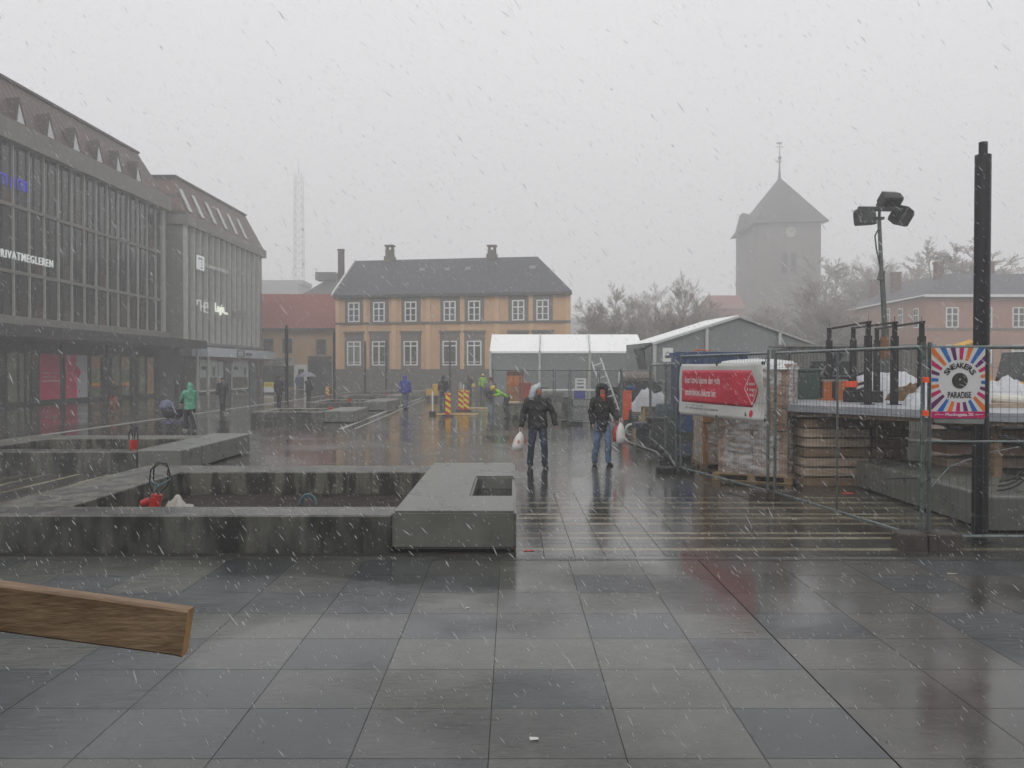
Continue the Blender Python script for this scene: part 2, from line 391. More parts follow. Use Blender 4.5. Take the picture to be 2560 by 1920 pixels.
def planter(label, x0, x1, y0, y1, front=.65, back=1.0, left=1.0, bw=1.45, notch=None, side='right', group='concrete planters on the square', zt=.45, soil_z=.08, inner=True):
    W, D = x1-x0, y1-y0
    t = thing('concrete_planter', label, 'planter', (x0, y0, 0), 0, group)
    xb0, xb1 = (W-bw, W) if side == 'right' else (0, bw)       # seat block span
    xl0, xl1 = (0, W-bw) if side == 'right' else (bw, W)
    g = MB()
    g.bevbox(xl0, xl1+.0, .02, front, 0, zt, .02)
    g2 = MB(); g2.bevbox(xl0, xl1, D-back, D-.02, 0, zt, .02)
    if side == 'right': g2.bevbox(0, left, front, D-back, 0, zt, .02)
    else: g2.bevbox(W-left, W, front, D-back, 0, zt, .02)
    g.build('front_wall', m_cond, t); g2.build('rim_wall', m_conin, t)
    b = MB(); T = .50; B = .05
    if notch:
        a, n0, n1 = notch            # inset x from outer edge, y range
        pl = [(xb0,0),(xb1,0),(xb1,n0),(xb1-a,n0),(xb1-a,n1),(xb1,n1),(xb1,D),(xb0,D)]
        bm = bmesh.new(); q = MB(); q.prism(pl, B, T, axis='z')
        vs_ = [bm.verts.new(v) for v in q.v]; [bm.faces.new([vs_[i] for i in f]) for f in q.f]; bmesh.ops.recalc_face_normals(bm, faces=bm.faces)
        bmesh.ops.bevel(bm, geom=list(bm.edges), offset=.03, segments=2, affect='EDGES'); bm.verts.index_update()
        b.add([v.co.copy() for v in bm.verts], [tuple(v.index for v in f.verts) for f in bm.faces]); bm.free()
        b.box(xb1-a-.02, xb1-.05, n0-.02, n1+.02, B+.04, T-.20)
        b.box(xb1-.05, xb1-.004, n0-.02, n1+.02, B+.04, T-.05)
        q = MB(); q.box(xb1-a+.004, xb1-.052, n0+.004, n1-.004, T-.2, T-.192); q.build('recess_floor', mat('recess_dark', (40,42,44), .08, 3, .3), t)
    else: b.bevbox(xb0, xb1, 0, D, B, T, .035)
    b.build('seat_block', m_con, t)
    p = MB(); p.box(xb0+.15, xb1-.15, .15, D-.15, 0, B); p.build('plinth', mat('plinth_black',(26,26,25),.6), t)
    if inner: 
        i0, i1 = (left, xb0) if side == 'right' else (xb1, W-left)
        soil_mesh(i0, i1, front, D-back, soil_z, x0).build('soil', m_soil, t, smooth=True)
    return t
planter('long foreground concrete planter with bare soil and a thick seat block at right', -6.5, .05, 10.0, 15.25, .65, 1.0, 1.0, 1.45, (.58, 1.25, 3.3))
planter('concrete planter behind the foreground one at far left, with red cable sleeve inside', -12.4, -6.8, 17.75, 22.3, .65, 1.15, 1.0, .95)
planter('pale low concrete planter in the middle of the square beside the thick black pole', -10.5, -6.35, 34.5, 38.0, .5, .7, .5, 1.2)
planter('low concrete planter just beyond the middle one, behind its right end', -10.7, -6.45, 44.6, 49.3, .5, .8, .5, 1.3)
planter('thin looking low planter third in the row towards the orange building', -11.2, -6.9, 55, 59, .5, .8, .5, 1.2)
planter('farthest low planter in the row towards the orange building', -11.2, -6.9, 66, 70, .5, .8, .5, 1.2)
planter('dark concrete planter at the right edge behind the black pole', 6.25, 13.2, 11.2, 15.6, .8, .9, 1.4, 1.6, None, 'left')

# ================================================================ BUILDINGS
m_pan = mat('aggregate_concrete', (126,124,118), .7, 1.2, .22, .3, 30)
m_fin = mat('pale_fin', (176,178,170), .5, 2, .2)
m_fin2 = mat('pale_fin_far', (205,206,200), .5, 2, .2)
m_gl1 = mat('glass_dark', (38,44,42), .10, .8, .5, spec=.6)
m_gl2 = mat('glass_curtained', (76,76,70), .15, .9, .45, spec=.4)
m_gl3 = mat('glass_brownish', (86,68,58), .15, .9, .4, spec=.4)
m_rust = mat('copper_brown_roof', (94,70,60), .55, .7, .25, wave=(0,.62,.16,.22))
m_rustd = mat('copper_brown_dark', (62,48,44), .55, 2, .3)
m_blk = mat('canopy_black', (34,36,36), .5, 3, .3)
m_wht = mat('white_paint', (226,228,226), .5, 3, .1)
m_sign = mat('sign_white_lit', (225,228,228), .5, emit=.3)
m_blue = mat('sign_blue_lit', (40,35,190), .5, emit=.5)
m_warm = mat('lamp_warm', (255,225,170), .5, emit=3)

F1 = Facade((-28.52, 34), (.014*35.6, 35.6)); t = thing('office_building', 'big dark glazed office block with brown metal roof filling the left edge', 'building', (F1.o.x, F1.o.y, 0), F1.rz)
b = MB(); b.box(0, 35.6, .6, 14, 0, 15.0); b.box(-.001,35.6,.25,.6,4.7,15.0); b.build('wall', m_pan, t)
b = MB(); b.box(0, 35.65, -.35, .25, 4.7, 5.18); b.box(0,35.65,-.05,.25,7.60,7.80); b.box(0,35.65,-.05,.25,11.36,11.56); b.build('floor_band', m_pan, t)
b = MB(); b.box(-.0, 35.9, -.45, .3, 14.95, 16.1); b.build('cornice', m_pan, t)
b = MB(); b.box(35.0, 35.6, -.06, .25, 5.18, 14.95); b.build('corner_column', m_fin, t)
rr = random.Random(11)
ST = [(5.18,7.60),(7.80,11.36),(11.56,14.95)]
for k in range(22):
    a = .795 + 1.575*(k-1); 
    for (z0, z1) in ST:
        wdw = MB(); k2 = rr.choice([0,0,1,2]); a0 = max(a, 0)+.05; a1 = a+1.575-.05; s_ = a0 + (a1-a0)*.42
        wdw.box(a0, s_-.04, .12, .2, z0, z1, 0); wdw.box(s_-.03, s_+.03, .08, .2, z0, z1, 3)
        sp_ = z0+(z1-z0)*.28
        wdw.box(s_+.04, a1, .10, .2, z0, sp_, k2); wdw.box(s_+.04, a1, .08, .2, sp_, z1, rr.choice([0,0,k2]))
        wdw.build('window', [m_gl1, m_gl2, m_gl3, m_blk], t)
    for (z0, z1) in ST:
        f = MB(); f.box(a+1.575-.04, a+1.575+.04, -.04, .2, z0, z1); f.build('mullion', m_fin, t)
# last glazed field up to the corner column
for (z0, z1) in ST:
    f = MB(); f.box(33.9, 35.0, .12, .2, z0, z1); f.build('window', m_gl1, t)
# mansard
def mansard(t, L0, L1, y0, y1, zb, zt, sb, m, endcap=True):
    b = MB()
    vs = [(L0,y0,zb),(L1,y0,zb),(L1,y1,zb),(L0,y1,zb),(L0+sb*.9,y0+sb,zt),(L1-sb*.9,y0+sb,zt),(L1-sb*.9,y1-sb,zt),(L0+sb*.9,y1-sb,zt)]
    b.add(vs, [(0,1,5,4),(1,2,6,5),(2,3,7,6),(3,0,4,7),(4,5,6,7)]); r = b.build('roof', m, t)
    c = MB(); c.box(L0+sb*.9-.1, L1-sb*.9+.1, y0+sb-.14, y1-sb+.1, zt, zt+.16); c.build('roof_edge', m_rustd, r)
    return r
r1 = mansard(t, 0, 35.4, -.1, 13.5, 16.1, 19.15, 1.55, m_rust)
for px in (51, 126, 190, 248, 296, 345):
    s_ = F1.s_(px)
    d = MB(); base = .15; top = 1.4
    # triangular dormer: pale glazed front, dark steep sides running back into the slope
    A, B_, Tp = Vector((s_-.42,-.08,16.12+base)), Vector((s_+.42,-.08,16.12+base)), Vector((s_,.03,16.1+top))
    k = 1.0
    bk = Vector((s_, .72, 16.1+top+.2))
    d.add([A+Vector((-.14,-.12,0)), Tp+Vector((0,-.12,.26)), B_+Vector((.14,-.12,0)), bk, A+Vector((-.14,.3,0)), B_+Vector((.14,.3,0)), A+Vector((0,-.12,0)), Tp+Vector((0,-.12,0)), B_+Vector((0,-.12,0))],
          [(0,1,3,4),(1,2,5,3),(0,6,7,1),(1,7,8,2)], 0)
    d.add([A+Vector((0,-.08,0)), B_+Vector((0,-.08,0)), Tp+Vector((0,-.08,0))], [(0,1,2)], 1)
    d.build('dormer', [m_rustd, mat('dormer_pale', (214,216,216), .4)], r1)
# ground floor: recess, dark canopy, shop windows
c = MB(); c.box(0, 36.9, -2.9, -.02, 3.85, 4.5); cn = c.build('canopy', m_blk, t)
b = MB(); b.box(0, 35.6, .5, .62, 0, 4.66); b.build('shopfront', m_blk, t)
m_pink = mat('poster_pink', (220,36,96), .35, 3, .1, spec=.5); m_pgrey = mat('poster_grey', (196,198,206), .4, 3, .1)
m_glass = mat('shop_glass', (48,54,50), .1, .7, .4); m_tan = mat('shop_tan', (168,134,94), .5, 2, .3, emit=.06); m_glg = mat('shop_interior', (110,114,96), .25, .8, .5, emit=.10)  # tan panels and interiors glow faintly, standing in for lit shops
s0, s1, s2, s3 = F1.s_(114), F1.s_(170), F1.s_(178), F1.s_(231)
po = MB(); po.box(s0, s1, .34, .42, .3, 3.12, 0); po.box(s2, F1.s_(205), .34, .42, .3, 3.12, 0); po.box(F1.s_(205), s3, .34, .42, .3, 3.12, 1)
sa, sb_, sc_ = F1.s_(192), F1.s_(203.5), F1.s_(216)
def bar(g, x0, z0, x1, z1, y, th, mi=0, dp=.02):
    d = Vector((x1-x0, 0, z1-z0)); n = Vector((-d.z, 0, d.x)).normalized()*th/2
    p = [Vector((x0,y,z0))-n, Vector((x1,y,z1))-n, Vector((x1,y,z1))+n, Vector((x0,y,z0))+n]
    g.add(p+[q+Vector((0,dp,0)) for q in p], [(0,1,2,3),(7,6,5,4),(0,4,5,1),(1,5,6,2),(2,6,7,3),(3,7,4,0)], mi)
po.add([(F1.s_(204.9),.33,2.5),(F1.s_(216),.33,1.95),(F1.s_(204.9),.33,1.3)], [(0,1,2)], 0)
for (u, v) in (((sb_,2.55),(sa,1.9)), ((sa,1.9),(sb_,1.25)), ((sb_,1.25),(sc_,1.95)), ((sc_,1.95),(sb_,2.55))): bar(po, u[0], u[1], v[0], v[1], .31, .05, 2)
scribble(po, s0+.25, s1-.5, 1.95, .14, .33, 2); scribble(po, s0+.25, s1-.9, 1.70, .14, .33, 2)
po.box(s0+.2, s1-.45, .33, .34, 1.40, 1.48, 2)
po.box(F1.s_(209), F1.s_(212), .33, .34, .62, .82, 0)
po.build('window_poster', [m_pink, m_pgrey, mat('poster_line', (226,190,196), .5)], t)
k = 0
for (p0, p1, kind) in ((2,30,'d'),(34,60,'g'),(64,90,'g'),(94,112,'d'),(241,265,'s'),(268,290,'d'),(293,312,'g'),(316,337,'s'),(341,356,'d'),(359,375,'g'),(379,397,'t')):
    a, c_ = F1.s_(p0), F1.s_(p1); wdw = MB()
    wdw.box(a, c_, .40, .48, .25 if kind != 'd' else .05, 3.1, {'d':0,'g':1,'s':1,'t':2}[kind])
    for (u, v, q, r_) in ((a-.05,a+.03,.2,3.14),(c_-.03,c_+.05,.2,3.14)): wdw.box(u, v, .36, .5, q, r_, 3)
    wdw.box(a+.03, c_-.03, .36, .5, 3.1, 3.16, 3)
    if kind == 's':
        wdw.box(a+.03, c_-.03, .385, .398, 1.26, 1.40, 4); wdw.box(a+.03, c_-.03, .385, .398, 1.04, 1.26, 5); wdw.box(a+.03, c_-.03, .385, .398, .9, 1.04, 6); wdw.box(a+.03,c_-.03,.388,.398,2.2,3.08,2)
    wdw.build('shop_window', [m_glass, m_glg, m_tan, m_blk, mat('strip_green',(92,150,60),.5), mat('strip_yellow',(230,175,50),.5), mat('strip_red',(200,70,40),.5)], t)
for px in (414, 330, 260, 150, 60):
    c = MB(); s_ = F1.s_(px, 1); c.cyl(s_, -2.6 if px == 414 else -.1, 0, 3.85, .09); c.build('canopy_post', m_fin if px == 414 else m_blk, t)
c = MB(); text_mesh(c, 'PRIVATMEGLEREN', F1.s_(-9), F1.s_(131), 8.62, .46, -.12, .06, bold=.004, spacing=1.22); c.build('sign_lettering', m_sign, t)
c = MB(); sA, sB = F1.s_(-60), F1.s_(68); scribble(c, sA, sB, 12.75, .62, -.1, 0, .34); c.build('sign_lettering', m_blue, t)
for (px, py) in ((40,448),(151,450),(151,492),(78,418)):
    s_ = F1.s_(px); z_ = F1.z_(px, py); c = MB(); c.ell((s_, .06, z_), (.07,.05,.09), 8, 6); c.build('indoor_lamp', m_warm, t)

F2 = Facade((-26.7, 70.5), (.014*21.1, 21.1)); t = thing('office_building', 'grey ribbed office block with slanted roof windows beyond the dark glazed one', 'building', (F2.o.x, F2.o.y, 0), F2.rz)
m_grey2 = mat('grey_cladding', (128,130,124), .6, .8, .2, .15, 30)
b = MB(); b.box(0, 21.1, .2, 14, 4.3, 14.0); b.box(.25, 20.9, .6, 13.8, 0, 4.3); b.build('wall', m_grey2, t)
b = MB(); b.box(-.25, 21.3, -.25, 13.6, 14.0, 14.8); b.build('cornice', m_pan, t)
for px in (466,484,500.2,516.4,531.7,546.6,561,574.3,587,599.6,612.3,623.8,635.2,646):
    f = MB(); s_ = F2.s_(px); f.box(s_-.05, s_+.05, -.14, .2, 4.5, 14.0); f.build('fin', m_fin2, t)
r2 = mansard(t, 0, 21.0, -.1, 13.4, 14.8, 18.2, 1.55, mat('copper_brown_roof2', (98,72,60), .55, .7, .25, wave=(0,.62,.16,.22)))
for px in (479.5,509.6,540.6,568,593.4,617):
    s_ = F2.s_(px); f = MB(); a = Vector((0, -.1+1.55*.12-.05, 14.8+3.4*.12)); c_ = Vector((0, -.1+1.55*.68-.05, 14.8+3.4*.68))
    o0, o1 = Vector((s_-.30,0,0)), Vector((s_+.30,0,0)); e = Vector((0,-.08,.03))
    f.add([a+o0,a+o1,c_+o1,c_+o0,a+o0+e,a+o1+e,c_+o1+e,c_+o0+e], [(0,1,2,3),(4,5,6,7),(0,1,5,4),(1,2,6,5),(2,3,7,6),(3,0,4,7)])
    f.build('roof_window', mat('roof_window_pale', (196,198,198), .3), r2)
# signs on F2
c = MB(); a0, a1 = F2.s_(488.5), F2.s_(506); zc = F2.z_(497, 658); hh = 1.2/2; y_ = -.22; wd = (a1-a0)
def fr(x0_,x1_,z0_,z1_): c.box(a0+wd*x0_, a0+wd*x1_, y_, y_+.08, zc-hh+2*hh*z0_, zc-hh+2*hh*z1_)
fr(0,.14,0,1); fr(.14,1,.88,1); fr(.86,1,0,.88); fr(.28,.86,0,.11); fr(.28,.42,.11,.72); fr(.42,.74,.61,.72); fr(.56,.72,.22,.32); fr(.54,.74,.42,.52); fr(.42,.56,.22,.52)
c.build('sign_emblem', m_sign, t)
c = MB(); text_mesh(c, 'E.C.DAHLS EIENDOM', F2.s_(508), F2.s_(565), F2.z_(536, 671.5), .3, -.2, .06, bold=.02); c.build('sign_lettering', mat('sign_grey_lit', (190,192,192), .5, emit=.12), t)
c = MB(); z_ = F2.z_(500, 766)
p0 = F2.s_(488); p1 = F2.s_(498.5); p2 = F2.s_(505.5); p3 = F2.s_(515.5); th = .16
for (u,v,q,r_) in ((p0,p0+th,z_+.05,z_+.40),(p0,p1,z_+.40,z_+.50),(p1-th,p1,z_-.42,z_+.40),(p1,p2,z_-.05,z_+.05),(p2,p2+th*1.4,z_-.48,z_+.40),(p2+th,p3,z_+.32,z_+.42),(p3-th*1.4,p3,z_+.0,z_+.32),(p2+th,p3,z_-.08,z_+.02),(p2+th,p3,z_-.48,z_-.38)):
    c.box(u, v, -.22, -.14, q, r_)
c.build('sign_emblem', mat('sign_soft_lit', (210,212,210), .5, emit=.3), t)
c = MB(); text_mesh(c, 'Login', F2.s_(534), F2.s_(556), F2.z_(545, 774), 1.05, -.22, .08, bold=.008, spacing=1.1); c.box(F2.s_(557), F2.s_(565), -.22, -.14, F2.z_(560,783)-.12, F2.z_(560,783)+.06); c.build('sign_lettering', mat('sign_bright_lit',(245,250,235),.5,emit=.5), t)
c = MB(); text_mesh(c, 'WEBSTEP', F2.s_(575), F2.s_(611), F2.z_(592, 782.5), .62, -.22, .08, bold=.02); c.build('sign_lettering', mat('sign_unlit',(168,168,165),.5), t)
# ground floor shop with pale blue fascia canopy
c = MB(); c.box(1.4, 21.2, -1.3, .1, 3.25, 4.02); cn = c.build('canopy', mat('canopy_pale_blue', (206,218,226), .35, 1.5, .12, wave=(0,2.6,.05,.5)), t)
c = MB(); q0, q1 = F2.s_(557,3.6), F2.s_(576.5,3.6); c.box(q0, q1, -1.35, -1.3, 3.33, 3.94, 0); scribble(c, q0+.2, q1-.2, 3.63, .4, -1.37, 1, .3)
scribble(c, F2.s_(579,3.6), F2.s_(594,3.6), 3.58, .3, -1.34, 0, .2); c.build('fascia_sign', [mat('fascia_grey',(92,104,112),.5), m_wht], cn)
c = MB(); c.box(1.6, 20.9, -.9, -.1, 3.0, 3.22); c.build('awning_edge', mat('awning_pinkish', (150,92,88), .6, 1.2, .4), t)
b = MB(); b.box(.3, 20.6, .25, .6, 0, 3.3); b.build('shopfront', mat('shopfront_dark', (58,58,52), .5, 1, .4), t)
def shopwin(p0, p1, z0, z1, m0, m1, fr_=.07):
    a, c_ = F2.s_(p0, 1.5), F2.s_(p1, 1.5); wdw = MB(); wdw.box(a, c_, .12, .2, z0, z1, 0); zm = z0+(z1-z0)*.42
    wdw.box(a, c_, .10, .12, z0, zm, 1)
    for (u, v, q, r_) in ((a-fr_,a,z0-fr_,z1+fr_),(c_,c_+fr_,z0-fr_,z1+fr_)): wdw.box(u, v, .06, .2, q, r_, 2)
    wdw.box(a, c_, .06, .2, z1, z1+fr_, 2); wdw.box(a, c_, .06, .2, z0-fr_*2, z0, 2)
    u = a+(c_-a)*.1; v = a+(c_-a)*.38; wdw.box(u, v, .085, .1, z0+(z1-z0)*.68, z0+(z1-z0)*.8, 3)
    u = a+(c_-a)*.76; v = a+(c_-a)*.88; wdw.box(u, v, .085, .1, z0+(z1-z0)*.48, z0+(z1-z0)*.78, 4)
    wdw.build('shop_window', [m0, m1, m_wht, mat('logo_dark', (70,84,92), .5), mat('strip_olive', (96,120,84), .5)], t)
m_fo = mat('foil_white', (170,180,178), .3, 1.5, .15, emit=.08); m_ph1 = mat('photo_fields', (120,112,74), .4, 1.6, 0, col2=(70,78,84)); m_ph2 = mat('photo_blue', (88,96,108), .4, 2.2, 0, col2=(110,100,62))  # foil carries a faint glow in place of light from inside
shopwin(502, 545, .35, 2.95, m_fo, m_ph2); shopwin(583, 622, .35, 2.95, m_fo, m_ph1)
for (p0,p1,m_,nm) in ((551,562,m_fo,'door'),(566,578,m_gl2,'door'),(630,645,mat('shop_teal',(96,120,132),.3,2,0,col2=(80,84,60)),'shop_window')):
    d = MB(); a, c_ = F2.s_(p0,1.5), F2.s_(p1,1.5); d.box(a, c_, .14, .2, .05, 2.9); d.build(nm, m_, t)
d = MB(); d.box(F2.s_(650,1.5), 20.9, .05, .4, 1.2, 3.2); d.build('brick_pier', mat('brick_orange',(150,88,66),.7,4,.3), t)
d = MB(); d.cyl(1.7, -1.15, 0, 3.25, .14); d.build('canopy_post', m_fin, t)

# red roofed low house
def window(t, x0, x1, z0, z1, y=-.02, fm=None, gm=None, cols=2, rows_=(.36,), fw=.09, inner=None):
    f = MB(); f.box(x0, x0+fw, y-.06, y+.06, z0, z1); f.box(x1-fw, x1, y-.06, y+.06, z0, z1); f.box(x0+fw, x1-fw, y-.06, y+.06, z0, z0+fw); f.box(x0+fw, x1-fw, y-.06, y+.06, z1-fw, z1)
    for k in range(1, cols): 
        xc = x0+(x1-x0)*k/cols; f.box(xc-fw*.55, xc+fw*.55, y-.05, y+.05, z0+fw, z1-fw)
    for r_ in rows_:
        zc = z1-(z1-z0)*r_; h_ = fw*.5 if r_ == rows_[0] else fw*.25
        f.box(x0+fw, x1-fw, y-.055, y+.045, zc-h_, zc+h_)
    wo_ = f.build('window', fm or m_wht, t)
    g_ = MB(); g_.box(x0+fw*.5, x1-fw*.5, y+.0, y+.03, z0+fw*.5, z1-fw*.5); g_.build('pane', gm or m_gl2, wo_)
    return wo_
F3 = Facade((-29, 93), (12, 0)); t = thing('low_house', 'low ochre house with red tiled roof squeezed between grey block and orange building', 'building', (-29, 93, 0))
m_och = mat('render_ochre', (204,164,124), .8, .7, .16, .2, 30); m_och3 = mat('render_ochre_pale', (194,158,118), .8, .7, .16, .2, 30)
b = MB(); b.box(0, 12, .2, 10, 0, 6.5); b.build('wall', m_och3, t)
b = MB(); b.add([(-.1,-.3,6.5),(12,-.3,6.5),(12,5,10.75),(-.1,5,10.75),(12,10.3,6.5),(-.1,10.3,6.5)], [(0,1,2,3),(3,2,4,5),(0,3,5),(1,4,2)])
b.build('roof', mat('red_tiles', (136,66,54), .7, 3, .25, .5, 14), t)
b = MB(); b.box(-.1, 12, -.42, -.28, 6.35, 6.6); b.build('gutter', m_gl2, t)
for (p0, p1, y0_, y1_) in ((657,684,846,884),(705,731,845,884),(789,816,847,888)):
    window(t, F3.s_(p0), F3.s_(p1), F3.z_(p0, y1_), F3.z_(p0, y0_), .12, mat('frame_stone', (140,138,128), .6), m_gl3, 1, ())
b = MB(); b.box(F3.s_(657), F3.s_(733), .02, .16, .3, 3.05); b.build('shopfront', m_glass, t)
c = MB(); a, c_ = F3.s_(661), F3.s_(737); zt_, zb_ = F3.z_(700, 893.5), F3.z_(700, 914.5); c.box(a, c_, -.12, .1, zb_, zt_, 0)
text_mesh(c, 'NOR-CONTACT', a+.2, c_-.25, zb_+(zt_-zb_)*.72, (zt_-zb_)*.36, -.15, .03, 1, bold=.03); text_mesh(c, 'SPORT', a+.9, c_-1.1, zb_+(zt_-zb_)*.25, (zt_-zb_)*.36, -.15, .03, 1, bold=.03)
c.build('shop_sign', [mat('sign_board_white',(188,188,180),.5), mat('sign_black',(38,38,38),.5)], t)
b = MB(); a, c_ = F3.s_(735), F3.s_(768); b.box(a, c_, .0, .16, .0, 2.7, 0); b.box(a+.45, c_-.35, -.03, .0, .05, 2.2, 1); b.build('door', [m_wht, m_glass], t)
b = MB(); b.box(F3.s_(770), F3.s_(829), .0, .14, .0, 3.6, 0); b.build('gateway', m_glass, t)

# the orange building
F4 = Facade((-17.62, 86), (23.2, -4.2)); t = thing('town_house', 'long orange rendered two storey building with dark roof across the square', 'building', (F4.o.x, F4.o.y, 0), F4.rz)
LL = F4.len; m_pil = mat('render_pilaster', (212,176,136), .8, 1, .12); m_surr = mat('dark_window_surround', (108,102,94), .7, 2, .2)
b = MB(); b.prism([(0,0),(LL,0),(LL-3.4,12),(0,12)], 2.2, 9.45, axis='z'); b.build('wall', m_och, t)
b = MB(); b.prism([(-.12,-.16),(LL+.12,-.16),(LL-3.3,12.1),(-.12,12.1)], 0, 2.2, axis='z'); b.build('stone_base', mat('rough_stone_base', (104,102,96), .85, 1.6, .35, .8, 6), t)
b = MB(); zr = 13.75; ze = 9.55
b.add([(-.12,-.4,ze),(LL+.2,-.4,ze),(LL-3.5,12.5,ze),(-.12,12.5,ze),(-.12,6,zr),(LL-4.1,6,zr)], [(0,1,5,4),(1,2,5),(2,3,4,5),(3,0,4),(0,3,2,1)])
rf = b.build('roof', mat('slate_roof', (66,68,74), .6, 5, .3, .4, 10, wave=(2,.33,.03,.7)), t)
b = MB(); b.add([(-.14,-.4,ze+.0),(-.14,6,zr+.0),(-.14,6,zr+.18),(-.14,-.4,ze+.18),(-.28,-.4,ze),(-.28,6,zr),(-.28,6,zr+.18),(-.28,-.4,ze+.18)], [(0,1,2,3),(4,5,6,7),(0,1,5,4),(3,2,6,7),(0,3,7,4),(1,2,6,5)]); b.build('verge_board', m_wht, rf)
b = MB(); b.box(-.1, LL+.12, -.42, 0, 9.25, 9.55); b.build('eaves_cornice', mat('eaves_dark',(70,66,62),.7), t)
for px in (845, 913, 985.5, 1070.6, 1156, 1242, 1328, 1421):
    s_ = F4.s_(px); b = MB(); b.box(s_-.22, s_+.22, -.08, 0, 2.2, 9.25); b.build('pilaster', m_pil, t)
zs = F4.z_(1000, 808)
b = MB(); b.box(0, LL, -.14, 0, zs-.08, zs+.12); b.build('sill_course', m_surr, t)
m_cur = mat('pane_curtain', (128,128,120), .25, 3, .35, stretch=(4,1,.5)); m_pn2 = mat('pane_grey', (92,96,96), .12, 1.2, .4)
for px in (886.4, 949, 1028, 1125.4, 1186.5, 1296, 1357):
    s_ = F4.s_(px); s2_ = s_
    b = MB(); b.box(s_-.95, s_+.95, -.10, 0, zs+.12, zs+2.55); su = b.build('window_surround', m_surr, t)
    window(t, s_-.60, s_+.60, zs+.14, zs+2.1, -.14, rows_=(.34,.67), fw=.12, gm=rr.choice([m_cur,m_gl2,m_pn2]))
    b = MB(); b.box(s_-1.0, s_+1.0, -.10, 0, 2.2, 5.75); b.box(s_-1.1, s_+1.1, -.2, 0, 5.75, 5.95); b.build('window_surround', m_surr, t)
    window(t, s_-.72, s_+.72, 2.55, 4.95, -.14, rows_=(.2,.86), fw=.12, gm=rr.choice([m_pn2,m_gl2,m_pn2,m_cur]))
def chimney(px, pyt, yl, wdt=.75, dpt=.7, cap=True, F_=F4, mt=None, par=rf, rd=False):
    # yl = local depth from the facade
    Yw = F_.o.y + yl*cos(F_.rz); k = (px-1280)/F*depth(Yw, 13)
    s_ = (k - F_.o.x)/F_.d.x + yl*F_.d.y*-1*0; s_ = (k - F_.o.x + sin(F_.rz)*yl)/F_.d.x
    Yw2 = F_.o.y + s_*F_.d.y + yl*cos(F_.rz); k = (px-1280)/F*depth(Yw2, 13); s_ = (k - F_.o.x + sin(F_.rz)*yl)/F_.d.x
    zt_ = Z(pyt, Yw2); c = MB()
    if rd: c.cyl(s_, yl, 9, zt_, .36, n=12); c.cyl(s_, yl, zt_, zt_+.12, .42, n=12)
    else:
        c.box(s_-wdt/2-.12, s_+wdt/2+.12, yl-dpt/2-.12, yl+dpt/2+.12, 10.5, zr+.35); c.box(s_-wdt/2, s_+wdt/2, yl-dpt/2, yl+dpt/2, zr+.35, zt_-.55)
        for u in (-1, 1): c.box(s_+u*wdt*.36-.09, s_+u*wdt*.36+.09, yl-dpt/2, yl+dpt/2, zt_-.55, zt_-.2)
        c.box(s_-wdt/2-.08, s_+wdt/2+.08, yl-dpt/2-.08, yl+dpt/2+.08, zt_-.2, zt_-.05)
    c.build('chimney', mt or mat('chimney_brick', (104,98,86), .8, 4, .3), par)
chimney(853, 626, 6.6, rd=True); chimney(975, 612, 6.0, .8); chimney(1230, 612, 6.0, .8)
for px in (1038, 1104, 1158, 1325):
    s_ = F4.s_(px)-.35 - .9*0; c = MB(); zz = 12.35; yy = (zz-ze)/(zr-ze)*6.5-.5; c.box(s_-.3, s_+.3, yy-.18, yy+.25, zz-.1, zz+.22); c.build('roof_hatch', mat('hatch_pale',(150,152,152),.4), rf)

# houses and structures behind
t = thing('house', 'dark hipped roof house peeping over the red roofed low house', 'building', (-40, 130, 0))
b = MB(); b.box(3, 20, 0, 12, 0, 12); b.build('wall', mat('render_grey',(120,118,110),.8), t)
b = MB(); x0_, x1_ = X(738-8,130,14)+40, X(870,130,14)+40; zt_ = Z(697,136)
b.add([(x0_-1,-.5,11.9),(x1_+3,-.5,11.9),(x1_+3,12.5,11.9),(x0_-1,12.5,11.9),(x0_+4.2,6,zt_),(x1_-2,6,zt_)], [(0,1,5,4),(1,2,5),(2,3,4,5),(3,0,4),(0,3,2,1)]); r_ = b.build('roof', mat('slate_far',(74,74,74),.7,2,.3), t)
b = MB(); xa = X(812,134,16)+40; b.box(xa-1.6, xa+1.6, 4.5, 7.5, zt_-.3, zt_+.9); b.build('roof_box', mat('slate_far',(74,74,74),.7), r_)
t = thing('apartment_building', 'pale blurred flat block far behind, left of the lattice mast', 'building', (-80, 210, 0))
b = MB(); b.box(X(655,210,20)+80, X(745,210,20)+80, 0, 16, 0, Z(708,210)); b.build('wall', mat('render_pale',(150,152,152),.8,.4,.1), t)
b = MB(); xm = X(690,210,20)+80; b.box(xm-6, xm+6, 2, 12, Z(708,210), Z(702,210)+.4); b.build('roof', mat('render_pale',(150,152,152),.8), t)
# lattice mast
Ym = 270; xc = X(748, Ym, 30); m_mast = mat('mast_steel', (90,92,96), .6)
t = thing('lattice_mast', 'tall thin lattice radio mast fading into the snow clouds', 'mast', (xc, Ym, 0))
b = MB(); w0 = 1.4; zt_ = Z(440, Ym+2)
for (u, v) in ((-1,-1),(1,-1),(1,1),(-1,1)): b.tube([(u*w0*1.25, v*w0*1.25, 0), (u*w0, v*w0, zt_*.5), (u*w0*.8, v*w0*.8, zt_)], .055, 4)
n_ = 26
for k in range(n_):
    z0, z1 = zt_*k/n_, zt_*(k+1)/n_; r_ = w0*(1.15-.3*k/n_)
    for (a, c_) in (((-1,-1),(1,-1)),((1,-1),(1,1)),((1,1),(-1,1)),((-1,1),(-1,-1))):
        b.tube([(a[0]*r_,a[1]*r_,z0),(c_[0]*r_,c_[1]*r_,z1)], .06, 3); b.tube([(a[0]*r_,a[1]*r_,z0),(c_[0]*r_,c_[1]*r_,z0)], .05, 3)
